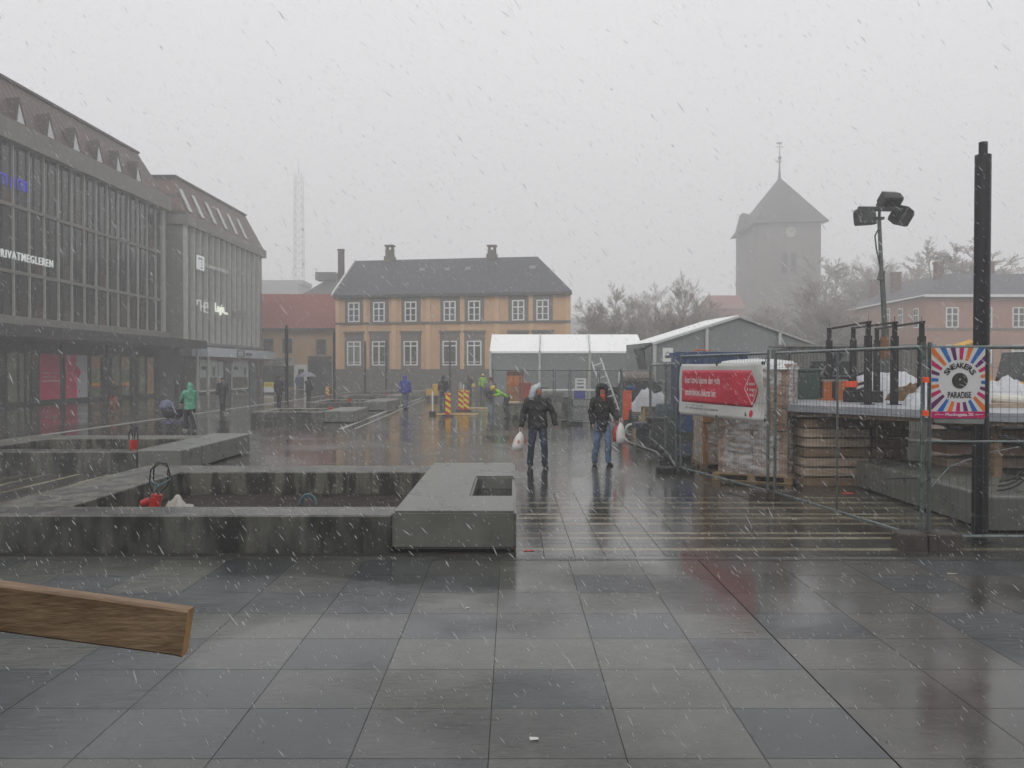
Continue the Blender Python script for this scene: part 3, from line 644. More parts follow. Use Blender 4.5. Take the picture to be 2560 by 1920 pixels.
b.build('tower_frame', m_mast, t)
b = MB(); b.tube([(0,0,zt_),(0,0,zt_+5)], [.12,.04], 5); b.build('aerial', m_mast, t)
for z_ in (zt_*.55, zt_*.72): 
    b = MB(); b.cyl(1.3, -.3, z_, z_+.9, .35, n=10); b.build('dish', m_mast, t)

# church tower
Yt = 185; m_st = mat('church_stone', (112,108,102), .85, .35, .2, .4, 3); m_sl2 = mat('church_slate', (64,64,66), .7, 1, .2)
cx, hw = X(1973, Yt, 20), (X(2052,Yt,20)-X(1894,Yt,20))/2*1.0
px_l, px_c, px_r = 1845, 1894, 2052
rzt = radians(14)
t = thing('church_tower', 'grey stone church tower with pyramid roof and clock half lost in snow haze', 'church tower', (cx, Yt+hw, 0), 0)
ze_ = Z(557, Yt); Wd = hw
# plan: front face between px_c..px_r, left flank visible from px_l to px_c
xl, xc_, xr = X(px_l, Yt+10, 20)-cx, X(px_c, Yt, 20)-cx, X(px_r, Yt, 20)-cx
plan = [(xc_, -hw), (xr, -hw), (xr-1.0, hw), (xl, hw*.75)]
b = MB(); b.prism(plan, 0, ze_, axis='z'); zsc = Z(698, Yt); bd = [((x_*1.018), y_*1.018) for x_, y_ in plan]
b.prism(bd, zsc-.25, zsc+.25, axis='z'); b.build('wall', m_st, t)
ap = (X(1948, Yt+hw, 30)-cx, 0, Z(443, Yt+hw)); ev = [(xc_-1.0,-hw-1.2),(xr+1.4,-hw-1.2),(xr+.2,hw+1),(xl-1.3,hw*.75+.6)]
zev = [ze_-.2, ze_+.2, ze_, ze_-1.6]
b = MB(); b.add([(p[0],p[1],z_) for p, z_ in zip(ev, zev)]+[ap], [(0,1,4),(1,2,4),(2,3,4),(3,0,4),(0,3,2,1)]); rf = b.build('roof', m_sl2, t)
b = MB(); gx = X(1868, Yt+4, 30)-cx; gz = Z(524, Yt+4)      # small gable on the left slope
b.add([(gx-1.6,-1,ze_-.6),(gx+.4,-3.5,ze_-.2),(gx+3.0,1,ze_+3.0),(gx,1,gz),(gx+1.6,1,gz-.4),(gx-.2,3,gz-.3),(gx-1.2,3,ze_-.6)], [(0,1,3),(1,4,3),(0,3,5,6),(3,4,2,5),(1,2,4)]); b.build('gable', m_sl2, rf)
b = MB(); z0_ = ap[2]-.6; zt_ = Z(357, Yt+hw)
b.tube([(ap[0],ap[1],z0_),(ap[0],ap[1],z0_+3),(ap[0],ap[1],zt_)], [.42,.16,.07], 6); b.ell((ap[0],ap[1],Z(395,Yt+hw)), (.42,.42,.42)); b.ell((ap[0],ap[1],Z(406,Yt+hw)), (.3,.3,.2))
b.box(ap[0]-.75,ap[0]+.75,ap[1]-.05,ap[1]+.05,zt_-1.0,zt_-.85); b.box(ap[0]-.7,ap[0]+.5,ap[1]-.04,ap[1]+.04,zt_-.3,zt_+.1)
for q in (403,): b.box(ap[0]-.6,ap[0]+.6,ap[1]-.05,ap[1]+.05,Z(q,Yt+hw)-.08,Z(q,Yt+hw)+.08)
b.build('spire', m_mast, rf)
xk, zk = X(1976, Yt, 28)-cx, Z(580, Yt); b = MB(); r_ = 1.15
b.tube([(xk,-hw-.02,zk),(xk,-hw-.22,zk)], r_, 24, 0)
for k in range(12):
    a = k*pi/6; bar(b, xk+sin(a)*r_*.78, zk+cos(a)*r_*.78, xk+sin(a)*r_*.95, zk+cos(a)*r_*.95, -hw-.26, .1, 1)
bar(b, xk, zk, xk+.62, zk+.45, -hw-.28, .16, 1); bar(b, xk, zk, xk-.85, zk+.55, -hw-.28, .1, 1)
b.build('clock_face', [mat('clock_pale',(170,170,160),.6), mat('clock_dark',(40,40,44),.6)], t)
for px in (1961, 1984.5):
    x_ = X(px, Yt, 24)-cx; zb_, zt_ = Z(684,Yt), Z(637,Yt); pl = [(x_-.62,zb_),(x_+.62,zb_)]+[(x_+.62*cos(a*pi/8), zt_-.0+.62*sin(a*pi/8)) for a in range(9)]
    b = MB(); b.prism(pl, -hw-.03, -hw+.3); b.build('belfry_window', mat('louvre_dark',(52,50,50),.8), t)

# pink brick building at the right
Yp = 90; xk = X(2312, Yp, 8)
F5 = Facade((xk, Yp), (22, 0)); F5b = Facade((xk+.75, Yp+21), (-.75, -21))
m_pnk = mat('brick_pink', (162,120,100), .8, .9, .14, .2, 12); m_slr = mat('slate_right', (82,82,86), .7, 3, .25)
t = thing('town_house', 'salmon pink brick building with grey roof behind the building site at right', 'building', (xk, Yp, 0)); ez = Z(738, Yp)
b = MB(); b.prism([(0,0),(22,0),(22,13),(11,13),(11,22),(.8,22)], 0, ez-.2, axis='z'); b.build('wall', m_pnk, t)
rz_ = Z(684, Yp+6.5)
b = MB(); b.add([(-.4,-.5,ez),(22.3,-.5,ez),(22.3,6.5,rz_),(5.8,6.5,rz_),(.4,22.3,ez),(6.2,22.3,rz_),(11.5,22.3,ez),(11.5,13,ez),(22.3,13,ez)], [(0,1,2,3),(4,0,3,5),(5,3,7,6),(3,2,8,7),(4,5,6)]); rf = b.build('roof', m_slr, t)
b = MB(); b.box(-.3, 22.3, -.62, -.46, ez-.22, ez+.05); b.tube([(-.4,-.55,ez-.1),(.35,22.2,ez-.1)], .1, 6); b.build('gutter', m_wht, t)
zc_ = Z(822, Yp); b = MB(); b.box(-.02, 22, -.12, 0, zc_-.1, zc_+.1); b.build('string_course', m_surr, t)
for px in (2379, 2463, 2545):
    s_ = F5.s_(px); window(t, s_-.66, s_+.66, Z(819,Yp), Z(768,Yp), -.02, rows_=(.34,.67), fw=.12)
    window(t, s_-.66, s_+.66, Z(908,Yp), Z(862,Yp), -.02, rows_=(.34,.67), fw=.12)
fr5 = MB()
for px in (2219, 2251, 2290):
    s_ = F5b.s_(px); bb = MB(); q = F5b.d; n_ = Vector((-q.y*-1, q.x*-1)) 
    wx = thing('x', None, None); bpy.data.objects.remove(wx)
    Mx = Matrix.Translation((F5b.o.x-xk+q.x*s_, F5b.o.y-Yp+q.y*s_, 0)) @ Matrix.Rotation(F5b.rz, 4, 'Z')
    z0_, z1_ = Z(820, F5b.o.y+q.y*s_), Z(771, F5b.o.y+q.y*s_)
    bb.box(-.6,.6,-.08,.02,z0_,z1_,0,Mx); bb.box(-.48,-.06,-.1,.0,z0_+.12,z1_-.8,1,Mx); bb.box(.06,.48,-.1,.0,z0_+.12,z1_-.8,1,Mx); bb.box(-.48,-.06,-.1,.0,z1_-.68,z1_-.12,1,Mx); bb.box(.06,.48,-.1,.0,z1_-.68,z1_-.12,1,Mx)
    bb.build('window', [m_wht, m_gl2], t)
for (px, pyt, yy, wd_) in ((2346,655,7,.8),(2473,654,8,.8),(2239,681,15,1.0),(2186,699,21.5,.9)):
    x_ = X(px, Yp+yy, 13)-xk; c = MB(); zt_ = Z(pyt, Yp+yy); c.box(x_-wd_/2, x_+wd_/2, yy-.4, yy+.4, 9.5, zt_-.25); c.box(x_-wd_/2-.08, x_+wd_/2+.08, yy-.48, yy+.48, zt_-.25, zt_); c.build('chimney', mat('chimney_red', (112,88,80), .8, 3, .3), rf)
b = MB(); x_ = X(2359, 98, 14)-xk; b.tube([(x_,8,11.5),(x_,8,Z(640,98))], .05, 5); b.tube([(x_-.75,8,Z(643,98)),(x_,8,Z(640,98)),(x_+.75,8,Z(643,98))], .04, 5); b.ell((x_-.8,8,Z(645,98)),(.16,.16,.16),8,6); b.ell((x_+.8,8,Z(645,98)),(.16,.16,.16),8,6); b.build('roof_lamp', m_mast, rf)
# reddish house left of the church
t = thing('house', 'reddish house blurred by snow between the trees and the church tower', 'building', (X(1760,165,5), 165, 0))
b = MB(); wd_ = X(1850,165,5)-X(1750,165,5); b.box(0, wd_, 0, 9, 0, Z(772,165)); b.build('wall', mat('red_render',(150,104,98),.8,1,.1), t)
b = MB(); zz = Z(772,165); zt_ = Z(738,169); b.add([(-.3,-.4,zz),(wd_+.3,-.4,zz),(wd_+.3,4.5,zt_),(1.8,4.5,zt_),(-.3,9.4,zz),(wd_+.3,9.4,zz)], [(0,1,2,3),(3,2,5,4),(0,3,4),(1,5,2)]); b.build('roof', mat('red_far_roof',(140,96,90),.8,2,.2), t)
# cafe block added unseen behind the camera for its shade, kept low for sun
t = thing('unseen_cafe_block', 'unseen low grey cafe block with wide windows, added for its shade', 'building', (0, -1.2, 0))
b = MB(); b.box(-14, 14, -10, -.2, 3.2, 4.6); b.box(-14, 14, -10, -2.2, 0, 3.2); b.build('wall', mat('render_cafe', (110,106,100), .8, 1, .15), t)
for k in range(5):
    xq = -11+k*5; window(t, xq, xq+3.0, .5, 2.7, -2.3, gm=m_gl1)
# ================================================================ STREET FURNITURE AND SITE THINGS
m_pole = mat('pole_black', (30,31,36), .35, 3, .25, .1)
def black_pole(label, px, Y, h=4.70, loc=None):
    x = X(px, Y) if loc is None else loc
    t = thing('street_pole', label, 'street pole', (x, Y, 0), 0, 'black round poles standing on the square')
    b = MB(); b.cyl(0,0,0,h,.095,n=24); b.build('pole', m_pole, t, smooth=False)
    b = MB(); b.cyl(0,0,h,h+.16,.052,n=16); b.build('cap', m_pole, t)
    b = MB(); b.cyl(0,0,0,.02,.16,n=20); b.build('base_plate', m_pole, t)
    return t
black_pole('thick black pole in the right foreground behind the colourful striped sign', 2449, 10.75, Z(388,10.75))
black_pole('black pole rising behind the pale middle planter, nearest of the distant poles', 717, 47.4, 4.45)
black_pole('distant black pole in front of the seam between red roofed house and orange building', 836, 59, 4.75)
black_pole('distant black pole between the first and second ground floor windows of the orange building', 913, 74, 4.5)
black_pole('distant black pole between the second and third ground floor windows of the orange building', 965.5, 74, 4.5)
black_pole('distant black pole before the fourth ground floor window of the orange building', 1125, 70, 4.4)

# floodlight mast
Yf = 25; xf = X(2215, Yf); m_fl = mat('floodlight_black', (34,36,36), .5, 4, .3); m_galv = mat('galvanised_steel', (118,126,126), .35, 6, .35, metal=.55)
t = thing('floodlight_mast', 'telescopic work light mast with three black floodlights above the site', 'light mast', (xf, Yf, 0))
def L_(px, py, Y=Yf): return Vector((X(px,Y,4)-xf, Y-Yf, Z(py,Y)))
b = MB(); b.tube([L_(2217,1000), L_(2213,822)], .11, 12); b.tube([L_(2213,830), L_(2204,680)], .075, 12); b.tube([L_(2204,690), L_(2196,545)], .055, 12); b.tube([L_(2200,700),L_(2205,678)], .09, 12); b.build('mast', mat('mast_green_grey',(84,92,86),.45,4,.3,metal=.3), t)
b = MB(); b.tube([L_(2213,895), L_(2212,842)], .125, 12); b.build('rusty_sleeve', mat('rusty',(120,78,36),.7,12,.4), t)
b = MB(); b.tube([L_(2196,560),L_(2197,522)], .045, 8); b.box(L_(2184,545).x, L_(2207,545).x, -.08,.08, L_(0,549).z, L_(0,543).z); b.tube([L_(2146,521)+Vector((0,.03,0)),L_(2262,523)+Vector((0,.03,0))], [(.07,.10),(.07,.10)], 6); b.build('cross_bar', m_fl, t)
def lamp(M, w=.60, h=.46, dp=.2):
    g = MB(); g.bevbox(-w/2, w/2, -.05, dp, -h/2, h/2, .04, 0, M); g.box(-w/2+.04, w/2-.04, -.075, -.05, -h/2+.04, h/2-.04, 1, M)
    for k in range(7): g.box(-w/2+.06+k*(w-.15)/6, -w/2+.08+k*(w-.15)/6, dp, dp+.09, -h/2+.05, h/2-.05, 0, M)
    g.build('floodlight', [m_fl, m_gl1], t)
p = L_(2165,541); lamp(Matrix.Translation(p) @ Matrix.Rotation(radians(-5),4,'Y') @ Matrix.Rotation(radians(10),4,'Z'))
p = L_(2227,508); lamp(Matrix.Translation(p) @ Matrix.Rotation(radians(14),4,'Y') @ Matrix.Rotation(radians(45),4,'X') @ Matrix.Rotation(radians(20),4,'Z'), .60, .46, .24)
p = L_(2245,533); lamp(Matrix.Translation(p) @ Matrix.Rotation(radians(38),4,'Y') @ Matrix.Rotation(radians(-60),4,'Z') @ Matrix.Rotation(radians(10),4,'X'), .50, .50, .3)
b = MB(); b.tube([L_(2196,570),L_(2186,590),L_(2190,622),L_(2201,672),L_(2207,705)], .022, 6); b.build('cable', m_fl, t)
b = MB(); b.box(-.5,.5,-.4,.4,.35,1.0); b.tube([(-.9,-.6,.1),(.9,.6,.1)], .05,6); b.tube([(.9,-.6,.1),(-.9,.6,.1)], .05,6); b.cyl(-.5,-.5,0,.1,.12); b.cyl(.5,.5,0,.1,.12); b.tube([(0,0,.1),(0,0,.4)],.12,8); b.build('generator_base', mat('generator_grey',(110,112,108),.5), t)

# --- site fence panels
m_tube = mat('fence_tube', (112,122,122), .3, 8, .3, metal=.5); m_wire = mat('fence_wire', (92,98,98), .4, metal=.4); m_block = mat('fence_foot_concrete', (74,68,62), .8, 5, .45, .6, 20); m_blockd = mat('fence_foot_rubber', (28,28,29), .7, 5, .3)
def fence_panel(label, p0, p1, zt=2.42, z0=.13, mesh=True, extra=0, mid=False, midpost=False, group='site fence panels around the building works'):
    d = Vector(p1)-Vector(p0); Ld = d.length; rz = atan2(d.y, d.x)
    t = thing('site_fence', label, 'site fence', (p0[0], p0[1], 0), rz, group)
    for x_ in (.03, Ld-.03):
        b = MB(); b.cyl(x_, 0, .03, zt+.06, .026, n=10); b.build('post', m_tube, t)
    for z_, nm in ((zt, 'rail'), (z0, 'rail')):
        b = MB(); b.tube([(.03,0,z_),(Ld-.03,0,z_)], .023, 8); b.build(nm, m_tube, t)
    if mid: b = MB(); b.tube([(.03,0,1.28),(Ld-.03,0,1.28)], .015, 8); b.build('rail', m_tube, t)
    if midpost: b = MB(); b.cyl(Ld*midpost, 0, z0, zt, .017, n=8); b.build('post', m_tube, t)
    if mesh:
        g = MB(); r_ = .0017; x_ = .08
        while x_ < Ld-.06: g.box(x_-r_, x_+r_, -r_, r_, z0, zt); x_ += .10
        z_ = z0+.25
        while z_ < zt-.1: g.box(.03, Ld-.03, -r_-.003, r_-.003, z_-r_, z_+r_); z_ += .3
        g.build('wire_mesh', m_wire, t, fix=False)
    return t, Ld
PA0, PA1 = (3.47, 17.7), (4.27, 14.28)
PB0, PB1 = (4.33, 14.18), (4.93, 10.28)
PC0, PC1 = (5.02, 10.40), (8.52, 10.30)
PZ = [(X(1230,39),39),(X(1303,37.2),37.2),(X(1386,35.2),35.2),(X(1424.5,34),34),(X(1497,32),32),(X(1553,29.5),29.5),(X(1626,25.4),25.4),(X(1664,21.4),21.4),(3.42,17.85)]
tA, LA = fence_panel('fence panel carrying the large white and red banner', PA0, PA1)
tB, LB = fence_panel('nearest bare fence panel between the banner and the striped sign', PB0, PB1, midpost=.50)
tC, LC = fence_panel('fence panel at the right edge carrying the striped sneaker sign', PC0, PC1, mid=True)
labs = ['leftmost distant fence panel in front of the white tent', 'fence panel in front of the stacked orange crates', 'distant fence panel beside the hooded man wearing plastic',
        'distant fence panel with the blue box behind it', 'distant fence panel right behind the hooded woman head', 'distant fence panel near the orange bin', 'fence panel just left of the banner, farther half', 'fence panel just left of the banner, nearer half']
for i in range(8):
    a, b_ = PZ[i], PZ[i+1]; v = Vector(b_)-Vector(a); u = v.normalized()*.05
    fence_panel(labs[i], (a[0]+u.x, a[1]+u.y), (b_[0]-u.x, b_[1]-u.y), 2.12 if i < 6 else 2.28)
def foot(label, x, y, rz, m_=None, L2=.36, hh=.15, ww=.12):
    b = MB()
    b.bevbox(-L2, -.05, -ww, ww, 0, hh, .025); b.bevbox(.05, L2, -ww, ww, 0, hh, .025); b.box(-.05,.05,-ww,-.05,0,hh*.9); b.box(-.05,.05,.05,ww,0,hh*.9); b.box(-.05,.05,-.05,.05,0,hh*.5)
    o = b.build('ballast_block', m_ or m_block, None, (x, y, .009)); o.rotation_euler = (0,0,rz)
    return tag(o, label, 'fence foot', 'ballast feet under the fence')
foot('brownish concrete fence foot nearest the camera, under two fence posts', 4.97, 10.28, radians(0), None, .36, .20, .17)
foot('dark fence foot where the banner panel meets the nearest bare panel', 4.30, 14.23, radians(-12))
foot('black rubber fence foot under the left end of the banner panel', 3.36, 17.7, 0, m_blockd, .38, .14, .13)
foot('black rubber fence foot second from the banner towards the tents', X(1690,20.2), 20.2, 0, m_blockd)
foot('black rubber fence foot third from the banner towards the tents', X(1658,23.0), 23.0, 0, m_blockd)
foot('flat dark fence foot on the wet paving right of the hooded man', X(1430,34), 34, 0, m_blockd, .42)
foot('small flat dark fence foot left of the hooded woman', X(1500,32), 32, 0, m_blockd)
foot('far dark fence foot beside the concrete work table', X(1303,37.2), 37.2, 0, m_blockd, .4)
# brace tube lying from panel A outwards
o = MB(); o.tube([(X(1545,26.5),26.5,.05),(X(1640,22.0),22.0,.05),(X(1655,20.3),20.3,.06)], .02, 6); tag(o.build('steel_tube', m_tube), 'thin steel tube lying on the wet paving beyond the hooded woman', 'tube')

# banner
m_bw = mat('banner_white', (196,196,192), .5, 2.5, .08); m_br = mat('banner_red', (190,44,66), .5, 3, .08)
t = thing('banner', 'white banner with red arrow shaped field tied to the fence', 'banner', (PA0[0], PA0[1], 0), tA.rotation_euler[2])
def wv(s_, z_):
    y = -.035 + .012*sin(s_*5+z_*3) + .008*sin(z_*9-s_*2)
    k = max(0, s_-2.7); return y - .05*k*sin((z_-1.2)*4.4+s_*3)*1.0
def sheet(name, s0, s1, z0f, z1f, m_, off, ns=60, nz=16, mask=None, par=None):
    g = MB(); vs = []; fs = []
    for j in range(nz+1):
        for i in range(ns+1):
            s_ = s0+(s1-s0)*i/ns; a, b_ = z0f(s_), z1f(s_); z_ = a+(b_-a)*j/nz; vs.append((s_, wv(s_, z_)-off, z_))
    n = len(vs); vs += [(x_, y_+.004, z_) for x_, y_, z_ in vs]; W = ns+1
    for j in range(nz):
        for i in range(ns):
            q = (j*W+i, j*W+i+1, (j+1)*W+i+1, (j+1)*W+i); fs.append(q); fs.append(tuple(reversed([k+n for k in q])))
    for i in range(ns): fs.append((i, i+n, i+1+n, i+1)); k = nz*W; fs.append((k+i+1, k+i+1+n, k+i+n, k+i))
    for j in range(nz): fs.append((j*W, (j+1)*W, (j+1)*W+n, j*W+n)); k = ns; fs.append((j*W+k+n, (j+1)*W+k+n, (j+1)*W+k, j*W+k))
    g.add(vs, fs); return g.build(name, m_, par or t, smooth=True)
bz0 = lambda s_: 1.235+.012*s_; bz1 = lambda s_: 2.265 + .02*s_/3.5 - .018*sin(s_/3.5*pi)
bn = sheet('cloth', .03, LA-.06, bz0, bz1, m_bw, 0)
rz0 = lambda s_: 1.515+.004*s_ + (0 if s_ < 2.98 else 0); rz1 = lambda s_: 2.135+.01*s_
sheet('red_field', .16, 2.98, lambda s_: 1.50, lambda s_: 2.14, m_br, .006, 50, 10, par=bn)
def tipz0(s_): return 1.50 + (0.32)*max(0,(s_-2.98))/.24
def tipz1(s_): return 2.14 - (0.32-.002)*max(0,(s_-2.98))/.24
sheet('red_field', 2.98, 3.22, tipz0, tipz1, m_br, .006, 10, 8, par=bn)
g = MB()
text_mesh(g, 'Snart kan du kjenne den gode', .30, 1.80, 1.925, .185, -.004, .002, bold=.018); text_mesh(g, 'strøbyfølelsen. Akkurat her.', .30, 1.68, 1.685, .185, -.004, .002, bold=.018)
cxm, czm = 2.98, 1.82
for (u, v) in (((cxm,2.10),(cxm-.22,1.82)),((cxm-.22,1.82),(cxm,1.54)),((cxm,1.54),(cxm+.20,1.82)),((cxm+.20,1.82),(cxm,2.10))): bar(g, u[0],u[1],v[0],v[1], -.004, .014, 0, .002)
for z_ in (1.90,1.80,1.71): scribble(g, cxm-.13, cxm+.14-(.06 if z_<1.75 else 0), z_, .045, -.003, 0, .035)
g.v = [(x_, wv(x_, z_)-.010+ (y_+.004)*.5, z_) for x_, y_, z_ in g.v]
g.build('banner_lettering', mat('banner_text',(226,206,206),.5), bn, fix=False)
g = MB(); scribble(g, .34, 1.75, 1.39, .035, 0, 0, .035); scribble(g, .34, 1.2, 1.45, .02, 0, 0, .05); g.v = [(x_, wv(x_, z_)-.008+y_*.1, z_) for x_, y_, z_ in g.v]
g.build('banner_lettering', mat('banner_small_text',(120,120,118),.5), bn, fix=False)
g = MB(); pl = [(2.78,1.42),(2.86,1.35),(2.78,1.34)]; g.prism(pl, 0, .001, 1)
g.prism([(2.97+.055*cos(a*pi/4+pi/8)*1.0, 1.39+.065*sin(a*pi/4+pi/8)) for a in range(8)], 0, .001, 0)
g.v = [(x_, wv(x_, z_)-.008-y_, z_) for x_, y_, z_ in g.v]; g.build('emblem', [m_br, mat('emblem_green',(60,76,66),.5)], bn)
g = MB()
for (s_, z_) in ((.06,2.25),(1.7,2.25),(3.42,2.26),(.05,1.26),(1.68,1.27),(3.40,1.30)): g.tube([(s_,wv(s_,z_)-.012,z_),(s_,wv(s_,z_)+.03,z_)], .03, 10); g.tube([(s_,.0,z_),(s_+.02,-.03,z_+.05),(s_,.02,z_+.12)], .006, 5)
g.build('eyelet_tie', m_blk, bn)

# striped shop sign on panel C
sx0, sx1 = X(2331.6,10.3,2)-PC0[0], X(2466,10.3,2)-PC0[0]; szt, szb = 2.412, 1.565
t = thing('sign', 'square poster sign with coloured rays round a white disc, hung on the fence', 'sign', (PC0[0], PC0[1]-.07, 0), 0)
g = MB(); g.box(sx0, sx1, 0, .012, szb, szt); bs = g.build('board', mat('sign_board_pale', (205,205,205), .4, 3, .06), t)
g = MB(); g.add([(sx0+.02,.004,szb),(sx1,.004,szb),(sx1-.01,.0,szb-.07),(sx0+.06,.01,szb-.055)], [(0,1,2,3),(3,2,1,0)]); g.build('clear_film', mat('film_grey',(130,134,130),.15), t, fix=False)
cxs, czs = X(2402.5,10.3,2)-PC0[0], 2.012
cols_ = [mat('ray_orange',(222,118,44),.45), mat('ray_blue',(44,104,176),.45), mat('ray_purple',(98,30,96),.45), mat('ray_magenta',(190,26,100),.45)]
g = MB()
def clipray(a):
    dx, dz = sin(a), cos(a); t_ = 9
    if dx > 1e-6: t_ = min(t_, (sx1-cxs)/dx)
    if dx < -1e-6: t_ = min(t_, (sx0-cxs)/dx)
    if dz > 1e-6: t_ = min(t_, (szt-czs)/dz)
    if dz < -1e-6: t_ = min(t_, (szb+.085-czs)/dz)
    return (cxs+dx*t_, czs+dz*t_)
R0 = .258
for k in range(24):
    a = radians(-42+15*k); h_ = radians(3.9); p = []
    for q in (-h_, h_): p.append((cxs+sin(a+q*1.0)*R0, czs+cos(a+q*1.0)*R0))
    e = [clipray(a+q*1.02) for q in (h_, h_*.33, -h_*.33, -h_)]
    if all(sqrt((u-cxs)**2+(v-czs)**2) > R0+.01 for u, v in e): g.prism(p+e, -.004, -.001, k % 4)
g.box(sx0, sx1, -.005, -.001, szb, szb+.082, 3); g.build('coloured_rays', cols_, bs)
g = MB(); g.tube([(cxs,-.006,czs+.005),(cxs,-.001,czs+.005)], .094, 32); g.tube([(cxs,-.009,czs+.02),(cxs,-.006,czs+.02)], .012, 10, 1)
for (u, v) in ((.045,.062),(.055,.05),(.062,.04)): g.tube([(cxs+u,-.009,czs+v),(cxs+u,-.006,czs+v)], .006, 6, 1)
g.build('centre_disc', [mat('disc_dark',(66,66,64),.4,20,.6), mat('disc_pale',(170,170,166),.4)], bs)
g = MB(); word = 'SNEAKERS'; Rt = .190
for i, ch in enumerate(word):
    a = radians(-56+16*i); text_mesh(g, ch, 0, .052, 0, .066, -.007, .004, 0, -a, (cxs+sin(a)*Rt, czs+cos(a)*Rt), bold=.02)
g.build('lettering', mat('letter_black',(36,34,36),.5), bs); g = MB(); text_mesh(g, 'PARADISE', cxs-.143, cxs+.138, czs-.165, .076, -.007, .004, bold=.015); g.build('lettering', mat('letter_black',(36,34,36),.5), bs)
g = MB(); text_mesh(g, 'Munkegata 30', cxs-.175, cxs+.165, szb+.04, .05, -.009, .004, bold=.03)
for (u, v) in ((sx0+.04, sx0+.15),(sx1-.12, sx1-.02)): g.box(u+.01, v, -.008, -.005, szb+.042, szb+.048)
g.prism([(sx1-.125,szb+.045),(sx1-.10,szb+.054),(sx1-.10,szb+.036)], -.008, -.005); g.prism([(sx0+.035,szb+.045),(sx0+.055,szb+.052),(sx0+.055,szb+.038)], -.008, -.005)
g.build('lettering', mat('letter_pink_white',(228,200,214),.5), bs)
# orange reflectors on the fence post (clamps)
for (px, py) in ((2316,949),(2316,1033)):
    z_ = Z(py, 10.22); b = MB(); b.bevbox(-.03,.03,-.045,.02,-.035,.03,.006); b.box(-.022,.022,.02,.034,-.02,.02)
    tag(b.build('fence_clamp', mat('clamp_orange',(240,88,40),.5), None, (PB1[0]-.0, PB1[1]-.02, z_)), 'orange fence clamp on the near post, %s' % ('upper of the two' if py < 1000 else 'lower of the two, by the sign corner'), 'clamp', 'orange clamps on the near fence post')

# --- pallet with wrapped goods
m_wood = mat('pallet_wood', (150,124,88), .8, 3, .3, .3, 20, stretch=(1,1,6)); m_wet = mat('wet_wood', (134,110,86), .55, 3, .4, .3, 20, stretch=(1,1,5)); m_grw = mat('grey_wood', (180,160,140), .6, 2.5, .4, .3, 16, stretch=(1,1,5))
m_wrap = mat('wrapped_cardboard', (160,138,122), .2, 2.6, .25, .7, 7, col2=(120,96,82), dist=.02); m_wrap2 = mat('wrapped_cardboard_red', (112,84,72), .28, 2, .3, .5, 8); m_film = mat('film_white', (206,208,208), .2, 3, .15, .5, 6)
def pallet(label, x, y, rz, w_=1.2, d_=.8, group='wooden pallets on the site', mt=None, z=.009):
    t = thing('pallet', label, 'pallet', (x, y, z), rz, group); m_ = mt or m_wood
    for k in range(5): b = MB(); yy = -d_/2+.05+k*(d_-.1)/4; b.box(-w_/2, w_/2, yy-.05, yy+.05, .122, .144); b.build('top_board', m_, t)
    b = MB()
    for xx in (-w_/2+.07, 0, w_/2-.07):
        b.box(xx-.07, xx+.07, -d_/2, d_/2, .1, .122)
        for yy in (-d_/2+.06, 0, d_/2-.06): b.box(xx-.07, xx+.07, yy-.05, yy+.05, .022, .1)
    for yy in (-d_/2+.06, 0, d_/2-.06): b.box(-w_/2, w_/2, yy-.05, yy+.05, 0, .022)
    b.build('block_frame', m_, t); return t
def film_mat():
    m = bpy.data.materials.new('clear_wrap'); m.use_nodes = True; t = m.node_tree; N = t.nodes; b = N['Principled BSDF']; b.inputs['Base Color'].default_value = (.75,.75,.76,1); b.inputs['Roughness'].default_value = .15
    tc = N.new('ShaderNodeTexCoord'); nz = N.new('ShaderNodeTexNoise'); nz.inputs['Scale'].default_value = 5; nz.inputs['Detail'].default_value = 5; mp = N.new('ShaderNodeMapping'); mp.inputs['Scale'].default_value = (1,1,2.6); mp.inputs['Rotation'].default_value = (.3,.4,0)
    K = t.links.new; K(tc.outputs['Object'], mp.inputs[0]); K(mp.outputs[0], nz.inputs['Vector']); mr = N.new('ShaderNodeMapRange'); mr.inputs['From Min'].default_value = .35; mr.inputs['From Max'].default_value = .75; mr.inputs['To Min'].default_value = .12; mr.inputs['To Max'].default_value = .75
    K(nz.outputs[0], mr.inputs[0]); K(mr.outputs[0], b.inputs['Alpha']); bp = N.new('ShaderNodeBump'); bp.inputs['Strength'].default_value = .8; bp.inputs['Distance'].default_value = .04; K(nz.outputs[0], bp.inputs['Height']); K(bp.outputs[0], b.inputs['Normal']); return m
m_shell = film_mat()
